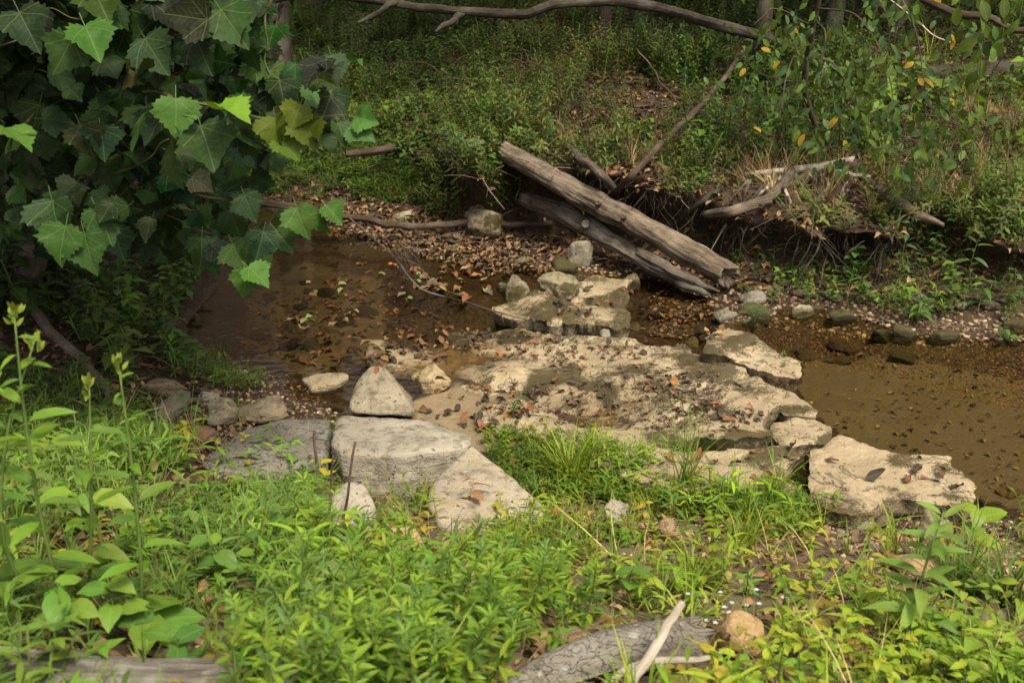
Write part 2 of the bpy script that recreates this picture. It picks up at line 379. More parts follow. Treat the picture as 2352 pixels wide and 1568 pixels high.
def far_par(x):
    d0 = np.interp(x, _xb, [0.3, 0.5, 0.7, 0.75, 0.8, 0.85, 0.85, 1.0, 1.05, 1.1])
    bs = np.interp(x, _xb, [0.10, 0.12, 0.11, 0.10, 0.08, 0.10, 0.16, 0.26, 0.30, 0.30])
    hc = np.interp(x, _xb, [0.20, 0.25, 0.34, 0.60, 0.72, 0.66, 0.48, 0.34, 0.30, 0.30])
    wd_ = np.interp(x, _xb, [1.0, 1.0, 0.8, 0.30, 0.22, 0.22, 0.25, 0.25, 0.25, 0.25])
    ov = np.interp(x, _xb, [0, 0, 0.05, 0.50, 0.70, 0.70, 0.62, 0.60, 0.60, 0.60])
    return d0, bs, hc, wd_, ov
BARS = [([at(u, v)[:2] for u, v in pl], z) for pl, z in (
    ([(900, 930), (1050, 865), (1150, 880), (1270, 930), (1500, 1030), (1480, 1120), (1090, 1080), (950, 1010), (800, 960)], 0.035),
    ([(440, 830), (560, 850), (660, 900), (820, 950), (780, 1020), (560, 960)], 0.02), ([(940, 585), (1160, 620), (1150, 680), (1070, 690), (960, 640)], -0.012),
    ([(1640, 700), (1760, 690), (1780, 720), (1660, 745)], 0.02))]
def land(x, y):
    """returns the point (x, y', z) of the ground sheet for plan position x, y, with the bank lip pushed out over its foot, and masks"""
    x = np.asarray(x, float); y = np.asarray(y, float)
    sd, idx = poly_sd(x, y, CREEK, True)
    far = (idx >= NN) & (idx < 2 * NN - 1) | ((idx == NN - 1) & (y > 13.2))
    n = fbm(x * 0.9, y * 0.9, 0, 3, 4); nf = fbm(x * 5, y * 5, 0, 9, 4)
    depth = np.minimum(0.20, -sd * 0.40) + 0.02
    inside = -depth + 0.012 * nf + 0.02 * n
    for poly, zt in BARS:
        k = sstep(0.18, -0.06, poly_sd(x, y, poly) + 0.06 * n); inside = inside * (1 - k) + (zt + 0.012 * nf) * k
    # near bank: a rising slope to where the photographer stands
    dn = np.maximum(sd, 0)
    lb = sstep(-1.6, -3.0, x)                                    # the low left bank under the sycamore
    zn = (0.02 + 0.10 * dn + 0.24 * np.maximum(dn - 0.25, 0)) * (1 - lb) + lb * (0.02 + 0.16 * np.minimum(dn, 5))
    zn = np.minimum(zn, np.where(y < 6.5, 0.16 + 0.33 * np.clip(6.2 - y, 0, 9), 9))
    zn = np.minimum(zn, 1.75) + (0.035 * n + 0.018 * nf) * sstep(0, 0.4, dn)
    d0, bs, hc, wdt, ov = far_par(x)
    wob = 0.30 * fbm(x * 1.7, y * 0.3, 0, 21, 3)
    df = np.maximum(sd, 0); d1 = d0 + wob
    t = sstep(0, 1, (df - d1) / wdt)
    sl = np.maximum(df - d1 - wdt, 0)
    zf = 0.01 + bs * np.minimum(df, d1) + hc * t + 0.19 * sl + 0.012 * np.maximum(sl - 7, 0) ** 2 * 0.6
    zf = zf + (0.05 * n + 0.03 * nf) * sstep(0, 0.5, df)
    yo = -ov * t ** 2.2 * np.exp(-sl / 2.5) * (1 + 0.5 * fbm(x * 3.1, y * 0, 0, 33, 3))
    z = np.where(sd < 0, inside, np.where(far, zf, zn))
    yy = np.where((sd > 0) & far, y + yo, y)
    return x, yy, z, sd, far
def gz(x, y):
    a = land(np.array([x]), np.array([y])); return float(a[2][0])
xs = np.unique(np.round(np.concatenate([np.linspace(-40, -5, 28), np.arange(-5, 6.4, 0.055), np.linspace(6.4, 40, 28)]), 4))
ys = np.unique(np.round(np.concatenate([np.linspace(-8, 2, 26), np.arange(2, 13.6, 0.048), np.arange(13.6, 19, 0.15), np.linspace(19, 70, 40)]), 4))
X, Y = np.meshgrid(xs, ys); Xf, Yf = X.ravel(), Y.ravel()
lx, ly, lz, lsd, lfar = land(Xf, Yf)
U, V_ = proj(Xf, Yf, lz)
cr = np.where(lsd < 0, 1.0, np.where(lfar, sstep(0.95, 0.25, lsd), sstep(0.5, 0.0, lsd)))
cr = np.where(lfar & (Xf > 2.6), sstep(0.35, 0.05, lsd), cr)
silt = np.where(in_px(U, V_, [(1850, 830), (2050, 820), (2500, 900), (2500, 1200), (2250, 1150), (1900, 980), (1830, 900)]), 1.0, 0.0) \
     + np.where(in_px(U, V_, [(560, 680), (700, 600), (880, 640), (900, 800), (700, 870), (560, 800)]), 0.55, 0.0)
sand = 0.30 * (~lfar) * (lsd > .2) * (Xf > -1.0) * (Yf < 6) + np.where(in_px(U, V_, [(930, 930), (1050, 880), (1260, 930), (1240, 1010), (1090, 1040), (1000, 1000)]), 0.85, 0.0) * sstep(-0.6, 0.4, fbm(Xf * 3, Yf * 3, 0, 5, 3) + 0.4)
nx, ny = len(xs), len(ys)
q = (np.arange(ny - 1)[:, None] * nx + np.arange(nx - 1)[None]).ravel()
GQ = np.c_[q, q + 1, q + nx + 1, q + nx]
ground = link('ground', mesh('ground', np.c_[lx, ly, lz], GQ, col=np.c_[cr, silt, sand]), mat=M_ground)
props(ground, 'brown soil banks and gravel bed of the creek', kind='structure')

wx = np.linspace(-14, 14, 90); wy = np.linspace(3.5, 17, 70); WX, WY = np.meshgrid(wx, wy)
q = (np.arange(69)[:, None] * 90 + np.arange(89)[None]).ravel()
water = link('water', mesh('water', np.c_[WX.ravel(), WY.ravel(), np.zeros(WX.size)], np.c_[q, q + 1, q + 91, q + 90]), mat=M_water)
props(water, 'shallow clear brown creek water', kind='structure')

def gz_many(x, y): return land(x, y)[2]
def gpx(u, v, guess=0.1, n=7):
    """the ground point seen at a pixel"""
    z = guess
    for _ in range(n):
        p = at(u, v, z); z = 0.5 * z + 0.5 * gz(p[0], p[1])
    return at(u, v, z)

# ---------------------------------------------------------------- limestone bedrock
SLABS = []
def slab(name, label, poly, ztop, tilt=(0, 0), rough=0.03, step=0.03, moss=0.0, thick=0.28, res=0.02, seed=1, jag=0.05, edge=0.026, under=0.06, mosspx=(), wetpx=(), zfun=None):
    P = np.array([at(u, v, ztop)[:2] for u, v in poly]); c = P.mean(0)
    lo, hi = P.min(0) - 0.1, P.max(0) + 0.1
    gx = np.arange(lo[0], hi[0], res); gy = np.arange(lo[1], hi[1], res); GX, GY = np.meshgrid(gx, gy); x, y = GX.ravel(), GY.ravel()
    sd = poly_sd(x, y, P) + 0.008 + jag * fbm(x * 5, y * 5, 0, seed, 3) + jag * 0.16 * fbm(x * 17, y * 17, 0, seed + 1, 2)
    e = np.maximum(-sd, 0)
    n = fbm(x * 1.6 + seed, y * 2.4, 0, seed + 2, 4)
    st = n * 3.0; fl = np.floor(st); fr_ = st - fl; st = (fl + sstep(0.42, 0.58, fr_)) / 3.0          # little ledges
    z = ztop + tilt[0] * (x - c[0]) + tilt[1] * (y - c[1]) + step * st + rough * 0.42 * fbm(x * 3, y * 3, 0, seed + 5, 3) + 0.004 * fbm(x * 22, y * 22, 0, seed + 6, 3)
    if zfun is not None: z = z + zfun(x, y)
    ztop_l = z.copy()
    drop = 0.010 * sstep(2.2 * edge, 0.2 * edge, e); z = z - drop
    sg = poly_sd(x, y, P)
    gX = np.gradient(sg.reshape(GX.shape), res, axis=1).ravel(); gY = np.gradient(sg.reshape(GX.shape), res, axis=0).ravel()
    hX = np.gradient(sd.reshape(GX.shape), res, axis=1).ravel(); hY = np.gradient(sd.reshape(GX.shape), res, axis=0).ravel()
    U_, W_ = proj(x, y, ztop_l); U_ = U_ + 34 * fbm(x * 4, y * 4, 0, seed + 12, 3); W_ = W_ + 16 * fbm(x * 4, y * 4, 0, seed + 13, 3)
    m = moss + 0.04 + 0.42 * fbm(x * 5.5, y * 5.5, 0, seed + 8, 4) + 0.35 * sstep(0.05, 0.0, e) * (0.3 + 0.7 * vnoise(x * 7, y * 7, 0, 4))
    for (mu, mv, ru, rv, a) in mosspx:
        m = m + a * np.exp(-(((U_ - mu) / ru) ** 2 + ((W_ - mv) / rv) ** 2) ** 1.5)
    wet = sstep(0.035, 0.004, z)
    for (mu, mv, ru, rv, a) in wetpx:
        wet = np.maximum(wet, a * np.exp(-(((U_ - mu) / ru) ** 2 + ((W_ - mv) / rv) ** 2)))
    keep = (sd < 0)
    nx_, ny_ = len(gx), len(gy)
    q = (np.arange(ny_ - 1)[:, None] * nx_ + np.arange(nx_ - 1)[None]).ravel(); F = np.c_[q, q + 1, q + nx_ + 1, q + nx_]
    F = F[keep[F].all(1)]
    used = np.unique(F); mp = np.full(len(x), -1); mp[used] = np.arange(len(used)); F = mp[F]
    TV = np.c_[x, y, z][used].copy(); C = np.c_[np.clip(m, 0, 1), wet, wet * 0][used]; g = np.c_[gX, gY][used]; g /= np.linalg.norm(g, axis=1)[:, None] + 1e-6
    hg = np.c_[hX, hY][used]; hl = np.linalg.norm(hg, axis=1) + 1e-6
    E = np.concatenate([F[:, [0, 1]], F[:, [1, 2]], F[:, [2, 3]], F[:, [3, 0]]]); key = np.sort(E, 1); _, inv, cnt = np.unique(key, axis=0, return_inverse=True, return_counts=True)
    BE = E[cnt[inv.ravel()] == 1]; bv = np.unique(BE)                       # open rim: pulled onto the outline, then given a side wall
    sh = np.clip(-sd[used][bv] / np.maximum(hl[bv], .5), 0, res * 1.3); TV[bv, :2] += (hg[bv] / hl[bv][:, None]) * sh[:, None]; TV[bv, 2] -= 0.008
    rows = 6; bi = np.full(len(used), -1); bi[bv] = np.arange(len(bv)); Vs, Cs, Fs = [TV], [C], [F]; prev = bv; off = len(used)
    for r_ in range(1, rows + 1):
        f = r_ / rows; p = TV[bv].copy(); p[:, 2] -= thick * f
        ins = under * f + 0.020 * vnoise(p[:, 0] * 7, p[:, 1] * 7, p[:, 2] * 26, seed + 3) + 0.008 * vnoise(p[:, 0] * 30, p[:, 1] * 30, p[:, 2] * 40, seed + 4)
        p[:, :2] -= g[bv] * ins[:, None]; cur = off + np.arange(len(bv)); off += len(bv)
        c_ = C[bv].copy(); c_[:, 0] = np.clip(0.42 + 0.5 * vnoise(p[:, 0] * 5, p[:, 1] * 5, p[:, 2] * 5, 8) + 0.15 * f, 0, 1); c_[:, 1] = sstep(0.05, 0.0, p[:, 2])
        Vs.append(p); Cs.append(c_)
        a0 = prev[bi[BE[:, 0]]]; a1 = prev[bi[BE[:, 1]]]; Fs.append(np.c_[a1, a0, cur[bi[BE[:, 0]]], cur[bi[BE[:, 1]]]]); prev = cur
    TV = np.concatenate(Vs); F = np.concatenate(Fs)
    me_ = mesh(name, TV, F, col=np.concatenate(Cs)); me_.set_sharp_from_angle(angle=R(42)); o = link(name, me_, mat=M_bed)
    props(o, label, 'rock slab', kind='thing'); SLABS.append((P, x, y, ztop_l, sd, gx, gy))
    SF.append(F + sum(len(q_) for q_ in SV)); SV.append(TV); return o
def slabz(x, y):
    """highest bedrock top at x, y, or None"""
    best = None
    for P, _, _, zt, sd, gx, gy in SLABS:
        i = int(round((x - gx[0]) / (gx[1] - gx[0]))); j = int(round((y - gy[0]) / (gy[1] - gy[0])))
        if 0 <= i < len(gx) and 0 <= j < len(gy) and sd[j * len(gx) + i] < -0.03:
            z = zt[j * len(gx) + i]; best = z if best is None else max(best, z)
    return best
def surf_many(x, y):
    z = land(x, y)[2]
    for P, _, _, zt, sd, gx, gy in SLABS:
        i = np.round((x - gx[0]) / (gx[1] - gx[0])).astype(int); j = np.round((y - gy[0]) / (gy[1] - gy[0])).astype(int)
        ok = (i >= 0) & (i < len(gx)) & (j >= 0) & (j < len(gy)); k = np.where(ok, j * len(gx) + i, 0)
        ok &= sd[k] < -0.03; z = np.where(ok, np.maximum(z, zt[k]), z)
    return z
def surfpx_many(u, v, only_ground=False):
    """where the rays through these pixels meet the land (and the bedrock on it)"""
    out = []; o = Vector((0, 0, CAMZ))
    for a, b in zip(u, v):
        d = Vector(ray(a, b)).normalized(); h, _, _, t = BV_G.ray_cast(o, d)
        if h is None: h = o + d * 30; t = 30
        if not only_ground and BV_S is not None:
            h2, _, _, t2 = BV_S.ray_cast(o, d)
            if h2 is not None and t2 < t: h = h2
        out.append(h[:])
    return np.array(out, float)
from mathutils.bvhtree import BVHTree
BV_G = BVHTree.FromPolygons(np.c_[lx, ly, lz].tolist(), GQ.tolist()); BV_S = None; SV, SF = [], []
def px_sample(poly, n):
    P = np.array(poly, float); out = np.zeros((0, 2))
    while len(out) < n:
        q = np.c_[RNG.uniform(P[:, 0].min(), P[:, 0].max(), n * 3), RNG.uniform(P[:, 1].min(), P[:, 1].max(), n * 3)]
        out = np.concatenate([out, q[in_px(q[:, 0], q[:, 1], poly)]])
    return out[:n]
def surf(x, y):
    s = slabz(x, y); g = gz(x, y); return max(g, s) if s is not None else g
def surfpx(u, v): return surfpx_many([u], [v])[0]

def main_z(x, y):
    u, v = proj(x, y, 0.06 + 0 * x)
    low = np.exp(-(((u - 1010) / 170) ** 2 + ((v - 790) / 75) ** 2))          # the wet sheet at the pool's lip
    pool = np.exp(-(((u - 1330) / 150) ** 2 + ((v - 935) / 34) ** 2) ** 1.4)   # a shallow puddle
    return -0.10 * low - 0.085 * pool + 0.035 * sstep(1450, 1750, u) + 0.03 * sstep(1000, 860, v) * sstep(1500, 1600, u)
slab('bedrock_shelf', 'broad pale limestone bedrock shelf littered with leaves in the middle of the creek',
     [(830, 770), (930, 742), (1060, 738), (1170, 735), (1310, 762), (1420, 772), (1490, 792), (1560, 800), (1625, 832), (1685, 858), (1740, 896), (1785, 914),
      (1800, 945), (1770, 968), (1782, 1010), (1690, 1022), (1600, 1008), (1500, 1010), (1360, 1020), (1230, 1010), (1130, 992), (1110, 950), (1180, 905), (1090, 880), (1000, 850), (900, 832), (830, 810)],
     0.095, (0.012, 0.0), 0.05, 0.045, moss=0.21, res=0.018, seed=11, jag=0.05, thick=0.25, zfun=main_z,
     mosspx=[(1640, 850, 45, 22, .7), (1565, 830, 30, 22, .5), (1240, 880, 60, 28, .6), (1330, 870, 40, 26, .45), (1660, 945, 65, 25, .65), (1420, 890, 60, 30, .4), (1390, 915, 30, 22, .7),
             (1150, 765, 120, 22, .35), (960, 775, 110, 35, .4), (1240, 930, 40, 20, .4), (1540, 1000, 60, 15, .4), (1740, 900, 30, 30, .4), (1720, 1000, 40, 12, .5)],
     wetpx=[(960, 790, 150, 60, .9), (1150, 765, 120, 25, .7), (1330, 930, 130, 32, .8), (1060, 840, 90, 35, .5)])
slab('bedrock_ledge', 'thin pale limestone ledge with mossy broken edge jutting toward the brown pool', [(1735, 882), (1790, 880), (1830, 902), (1882, 936), (1872, 952), (1805, 946), (1750, 915)],
     0.10, (0.0, 0.02), 0.015, 0.015, moss=0.25, res=0.014, seed=23, jag=0.02, thick=0.2, mosspx=[(1850, 945, 50, 10, .6)])
slab('bedrock_ledge', 'square-cornered limestone ledge with dark mossy end face beside the brown pool', [(1775, 962), (1830, 950), (1880, 958), (1915, 975), (1912, 1012), (1850, 1012), (1795, 1020), (1768, 985)],
     0.14, (0.0, 0.0), 0.014, 0.012, moss=0.22, res=0.014, seed=27, jag=0.016, thick=0.24, mosspx=[(1860, 968, 40, 12, .4), (1905, 1000, 16, 20, .8)])
slab('bedrock_slab', 'low tan limestone slab partly covered by grass between the shelf and the bank', [(1330, 1035), (1480, 1016), (1600, 1030), (1700, 1022), (1812, 1026), (1830, 1045), (1790, 1075), (1830, 1110), (1760, 1150), (1580, 1130), (1450, 1100), (1350, 1070)],
     0.13, (0, 0.0), 0.03, 0.03, moss=0.16, res=0.016, seed=31, jag=0.025, thick=0.22, mosspx=[(1750, 1050, 60, 20, .6), (1770, 1090, 30, 15, .5)])
slab('bedrock_slab', 'large cream limestone slab jutting into the brown pool at the near bank', [(1848, 1030), (1930, 1002), (2010, 1020), (2090, 1034), (2185, 1042), (2180, 1070), (2232, 1105), (2246, 1140), (2222, 1166), (2150, 1150), (2080, 1132), (2025, 1132), (2000, 1165), (1930, 1170), (1870, 1150), (1850, 1090)],
     0.15, (-0.01, 0.0), 0.03, 0.025, moss=0.12, res=0.015, seed=37, jag=0.03, thick=0.26,
     mosspx=[(2080, 1050, 40, 14, .45), (2170, 1080, 45, 18, .4), (2080, 1132, 90, 10, .6), (2200, 1150, 40, 16, .5), (1975, 1010, 60, 8, .3)])
slab('bedrock_slab', 'long pale limestone slab with a mossy hollow standing out of the far channel', [(1622, 765), (1660, 746), (1720, 752), (1770, 775), (1790, 800), (1835, 822), (1850, 845), (1838, 858), (1785, 850), (1725, 838), (1665, 812), (1622, 804)],
     0.24, (0.0, 0.0), 0.03, 0.03, moss=0.14, res=0.016, seed=41, jag=0.03, thick=0.34, under=0.12,
     mosspx=[(1670, 795, 55, 26, .75), (1730, 775, 45, 14, .5), (1640, 760, 14, 8, .5), (1830, 862, 30, 10, .5)])
slab('bedrock_outcrop', 'hummocky pale limestone outcrop with mossy top below the two fallen logs', [(1130, 694), (1180, 685), (1235, 668), (1330, 660), (1390, 640), (1440, 648), (1450, 672), (1430, 690), (1458, 706), (1455, 735), (1420, 752), (1340, 752), (1325, 738), (1260, 735), (1225, 720), (1170, 712)],
     0.155, (0.0, 0.03), 0.11, 0.035, moss=0.28, res=0.018, seed=46, jag=0.05, thick=0.36, under=0.08,
     mosspx=[(1350, 690, 60, 22, .45), (1280, 712, 40, 18, .5), (1410, 745, 70, 14, .5), (1250, 700, 30, 12, .3)])

BV_S = BVHTree.FromPolygons(np.concatenate(SV).tolist(), np.concatenate(SF).tolist())

# ---------------------------------------------------------------- rocks
_ico = {}
def ico(sub):
    if sub not in _ico:
        bm = bmesh.new(); bmesh.ops.create_icosphere(bm, subdivisions=sub, radius=1.0); bm.verts.ensure_lookup_table()
        _ico[sub] = (np.array([v.co[:] for v in bm.verts]), np.array([[v.index for v in f.verts] for f in bm.faces])); bm.free()
    return _ico[sub]
def rock_shape(N, C, sub, p=16.0, noise=0.03, seed=0, nf=2.6):
    D, F = ico(sub); dots = np.maximum(D @ N.T, 0) / C[None]
    r = (dots ** p).sum(1) ** (-1.0 / p)
    V = D * r[:, None]; r2_ = vnoise(V[:, 2] * 7 + seed, V[:, 0] * 1.2, V[:, 1] * 1.2, seed + 7)
    n = fbm(V[:, 0] * nf + seed, V[:, 1] * nf, V[:, 2] * nf, seed, 4) * noise + 0.45 * noise * r2_ * (1 - np.abs(D[:, 2])) + 0.25 * noise * vnoise(V[:, 0] * 11, V[:, 1] * 11, V[:, 2] * 16, seed + 5) + 0.35 * noise * (np.abs(fbm(V[:, 0] * 5 + seed, V[:, 1] * 5, V[:, 2] * 7, seed + 3, 3)) - .4)
    return V * (1 + n)[:, None], F
def rock_mesh_generic(seed, sub, chunky=1.0, noise=0.05, p=14.0, flat=False):
    r = np.random.default_rng(seed)
    N = np.array([[1, 0, 0], [-1, 0, 0], [0, 1, 0], [0, -1, 0], [0, 0, 1], [0, 0, -1]], float) + r.normal(0, 0.34, (6, 3))
    N2 = r.normal(0, 1, (10, 3)); N = np.concatenate([N, N2]); N /= np.linalg.norm(N, axis=1)[:, None]
    C = np.concatenate([r.uniform(0.7, 1.0, 6), r.uniform(0.78, 1.15, 10) * chunky])
    V, F = rock_shape(N, C, sub, p, noise, seed)
    V = V / np.abs(V).max(0); return V, F
SK = 0.74     # rock colours were noted as seen in sunlight; this brings them to their own reflectance
def boulder(name, label, u0, u1, v0, v1, col, mat=None, seed=1, depth=0.75, yaw=None, p=16, sub=4, z0=None, sink=0.04, tilt=0.0, noise=0.09, group=None, cat='rock'):
    """a boulder that fills the pixel box, its foot on the ground"""
    uc = (u0 + u1) / 2
    b = surfpx(uc, v1) if z0 is None else at(uc, v1, z0)
    sl = np.linalg.norm(b - np.array([0, 0, CAMZ])); w = (u1 - u0) / FPX * sl; ext = (v1 - v0) / FPX * sl
    d = w * depth; ang = math.asin((CAMZ - b[2]) / sl)
    h = max(0.22 * w, (ext - d * math.sin(ang) * 0.75) / math.cos(ang)); h = min(h, 1.5 * w)
    V, F = rock_mesh_generic(seed, sub, noise=noise, p=p)
    a = (seed * 0.7 if yaw is None else yaw) 
    rr = np.array([[math.cos(a), -math.sin(a), 0], [math.sin(a), math.cos(a), 0], [0, 0, 1]])
    V = V @ rr.T; V = V / np.abs(V).max(0)
    V = V * np.array([w / 2, d / 2, (h + sink) / 2])
    if tilt:
        c, s = math.cos(tilt), math.sin(tilt); V = V @ np.array([[c, 0, -s], [0, 1, 0], [s, 0, c]]).T
    o = link(name, mesh(name, V, F), None, [c * SK for c in col], mat or M_stone)
    o.location = (b[0], b[1] + d * 0.45, b[2] + (h + sink) / 2 - sink)
    return props(o, label, cat, group)
def hull_rock(name, label, pts, col, mat=None, seed=1, p=26, sub=5, noise=0.018, cat='rock', nf=2.6):
    """a rock with measured corners: pts are world points"""
    P = np.array(pts); c = (P.max(0) + P.min(0)) / 2; s = (P.max(0) - P.min(0)) / 2; Q = (P - c) / s
    bm = bmesh.new(); [bm.verts.new(x) for x in Q]
    bmesh.ops.convex_hull(bm, input=bm.verts); N, C = [], []
    bm.normal_update()
    for f in bm.faces:
        k = f.calc_center_median().dot(f.normal)
        if k > 0.02: N.append(f.normal[:]); C.append(k)
    bm.free()
    V, F = rock_shape(np.array(N), np.array(C), sub, p, noise, seed, nf)
    o = link(name, mesh(name, V * s, F), None, [c * SK for c in col], mat or M_stone); o.location = tuple(c)
    return props(o, label, cat, kind='thing')
def prism(top, zt, zb, flare=1.03):
    T = np.array([at(u, v, zt) for u, v in top]); c = T.mean(0); B = (T - c) * flare + c; B[:, 2] = zb
    return list(T) + list(B)
GREY, TAN, CREAM, OCHRE, BROWN, RED = (0.27, 0.255, 0.22), (0.29, 0.23, 0.15), (0.42, 0.36, 0.27), (0.36, 0.26, 0.125), (0.16, 0.115, 0.07), (0.25, 0.145, 0.085)

hull_rock('stone_block', 'long flat-topped grey stone block lying at the grass edge',
          prism([(775, 950), (888, 953), (970, 958), (1083, 1000), (1085, 1010), (1057, 1024), (922, 1041), (784, 1038), (758, 1010)], 0.41, 0.02, 0.985), (0.45, 0.405, 0.33), seed=3, p=60, noise=0.028)
T = [at(505, 1030, .36), at(560, 985, .31), at(640, 960, .28), at(735, 954, .30), at(757, 965, .32), at(752, 1040, .37), at(640, 1070, .40), at(540, 1098, .44), at(450, 1078, .45), at(460, 1050, .42)]
hull_rock('stone_slab', 'dark pitted grey stone slab leaning beside the long stone block', T + [np.array([q_[0], q_[1] - 0.02, q_[2] - 0.13]) for q_ in T], (0.27, 0.25, 0.215), M_pitted, seed=5, p=24, noise=0.07)
y0 = at(875, 955, .08)[1]
hull_rock('stone_wedge', 'upright triangular tan stone behind the long stone block',
          [at(800, 940, y=y0), at(812, 950, y=y0 - .02), at(948, 958, y=y0 - .02), at(952, 940, y=y0), at(828, 860, y=y0 + .26), at(850, 840, y=y0 + .30), at(885, 842, y=y0 + .30), at(905, 868, y=y0 + .24),
           at(938, 915, y=y0 + .1), at(806, 905, y=y0 + .14), at(850, 870, y=y0 + .5), at(900, 890, y=y0 + .5), at(950, 915, y=y0 + .45), at(810, 925, y=y0 + .4)], (0.38, 0.325, 0.235), seed=7, p=30, noise=0.03)
boulder('rock', 'blocky yellowish rock on the sand by the triangular stone', 938, 1036, 830, 908, (0.52, 0.42, 0.245), seed=12, depth=0.8, p=26, yaw=0.5)
T = [at(690, 868, .07), at(720, 856, .1), at(790, 852, .13), at(802, 862, .12), at(770, 882, .09), at(715, 893, .05)]
hull_rock('stone_plate', 'thin flat tan stone plate propped up in the shallow water', T + [q_ - np.array([0, 0, .05]) for q_ in T], (0.42, 0.35, 0.235), seed=9, sub=4, noise=0.05)
boulder('rock', 'rounded brown rock at the left end of the grey pitted slab', 535, 665, 912, 982, (0.33, 0.27, 0.18), seed=21, depth=0.7, yaw=0.2)
boulder('rock', 'pale tan wedge-shaped rock left of the rounded brown rock', 466, 556, 906, 982, (0.44, 0.375, 0.25), seed=33, depth=0.7, yaw=0.7, tilt=-0.25, p=24)
T = [at(336, 948, .16), at(356, 930, .19), at(415, 888, .26), at(440, 895, .26), at(425, 920, .22), at(372, 965, .14)]
hull_rock('stone_plate', 'narrow slanting grey-brown stone plate among the left rocks', T + [q_ - np.array([0, 0, .07]) for q_ in T], (0.32, 0.27, 0.18), seed=4, sub=4)
boulder('rock', 'dull brown rock below the leaning branch, leftmost of the left rocks', 318, 412, 864, 918, (0.29, 0.22, 0.135), seed=15, depth=0.8, yaw=0.1)
boulder('rock', 'small pale whitish rock behind the pale wedge-shaped rock', 437, 500, 892, 938, (0.42, 0.38, 0.29), seed=17, p=24)
boulder('rock', 'reddish flat stone at the edge of the left grass', 402, 496, 976, 1016, RED, seed=19, depth=0.9)
hull_rock('stone_slab', 'big triangular cream stone slab half hidden by green weeds', prism([(1080, 1008), (1118, 1050), (1150, 1085), (1215, 1120), (1258, 1165), (1250, 1185), (1120, 1212), (1000, 1205), (975, 1150), (990, 1100), (1040, 1050)], 0.38, 0.05, 1.02), (0.50, 0.43, 0.32), seed=13, p=30, noise=0.03)
y0 = at(800, 1250, .45)[1]
hull_rock('stone_wedge', 'pointed pale stone standing in the weeds below the long block', [at(745, 1150, y=y0 + .2), at(800, 1096, y=y0 + .32), at(835, 1105, y=y0 + .32), at(868, 1170, y=y0 + .1), at(870, 1235, y=y0), at(805, 1262, y=y0 - .05), at(742, 1250, y=y0),
          at(770, 1160, y=y0 + .5), at(850, 1160, y=y0 + .5), at(745, 1300, y=y0 + .1), at(868, 1300, y=y0 + .1), at(800, 1300, y=y0 + .5)], (0.49, 0.44, 0.35), seed=18, p=24, noise=0.02)
boulder('rock', 'orange-yellow rock low in the weeds beside the pointed stone', 888, 978, 1192, 1280, (0.60, 0.45, 0.24), seed=25, depth=0.8)
boulder('rock', 'flat pale grey stone among the short grass below the sedge clump', 1362, 1452, 1150, 1232, (0.47, 0.42, 0.33), seed=29, depth=0.9, p=24)
boulder('rock', 'brownish-red rock in the bare soil between grass and tan slab', 1496, 1566, 1176, 1246, (0.38, 0.25, 0.15), seed=35)
boulder('rock', 'smooth ochre boulder in the grass right of the cracked grey log', 1640, 1766, 1396, 1520, (0.50, 0.34, 0.165), seed=39, p=10, noise=0.03)
boulder('rock', 'dull red rock beneath the green weeds near the bottom edge', 1270, 1400, 1420, 1500, (0.38, 0.26, 0.16), seed=40)
boulder('rock', 'small flat whitish stone on the far gravel bar', 904, 946, 482, 508, (0.55, 0.50, 0.38), seed=43, depth=0.8, sub=3)
boulder('boulder', 'large tan boulder behind the horizontal branch on the far gravel bar', 1062, 1162, 468, 556, (0.33, 0.27, 0.18), M_halfmoss, seed=45, depth=0.8)
boulder('rock', 'jagged upright grey rock under the fallen logs', 1298, 1366, 546, 622, (0.36, 0.32, 0.245), seed=47, depth=0.6, p=26, noise=0.09)
boulder('rock', 'mossy pyramid-shaped rock in front of the jagged upright rock', 1256, 1330, 588, 640, (0.22, 0.18, 0.10), M_mossy, seed=49)
boulder('boulder', 'wide moss-faced boulder on top of the limestone outcrop', 1232, 1352, 622, 690, (0.38, 0.32, 0.21), M_halfmoss, seed=51, depth=0.7, p=20)
boulder('rock', 'small grey pyramid rock at the corner of the limestone outcrop', 1156, 1218, 630, 694, (0.29, 0.25, 0.17), M_halfmoss, seed=53, p=22)
boulder('rock', 'thin dark stone standing on edge next to the pyramid rock', 1142, 1170, 618, 684, (0.22, 0.19, 0.12), M_halfmoss, seed=55, depth=1.2, sub=3)
boulder('rock', 'brown rock behind the right corner of the limestone outcrop', 1418, 1476, 624, 684, (0.26, 0.21, 0.13), M_halfmoss, seed=57)
boulder('rock', 'green-brown mossy round stone in the channel by the long pale slab', 1594, 1642, 734, 774, (0.14, 0.12, 0.05), M_mossy, seed=59, sub=3)
boulder('boulder', 'mossy rounded boulder at the far waterline right of the fallen logs', 1690, 1796, 688, 750, (0.30, 0.25, 0.16), M_mossy, seed=61)
boulder('rock', 'pale-topped rock with a dark mossy base in the far shallows', 1814, 1872, 688, 742, (0.45, 0.40, 0.28), M_halfmoss, seed=63)
boulder('rock', 'long low dark-mossed rock along the far waterline', 1888, 1996, 704, 752, (0.19, 0.15, 0.085), M_mossy, seed=65, depth=0.5)
boulder('rock', 'square mossy block at the far edge of the brown pool', 1998, 2056, 746, 798, (0.23, 0.18, 0.10), M_mossy, seed=67, p=26)
boulder('rock', 'second mossy block touching the square one at the pool edge', 2054, 2116, 744, 796, (0.17, 0.125, 0.07), M_mossy, seed=69, p=24)
boulder('rock', 'dark-green humped mossy stone beside the grassy tuft at the pool edge', 2138, 2222, 752, 800, (0.20, 0.17, 0.09), M_mossy, seed=71)
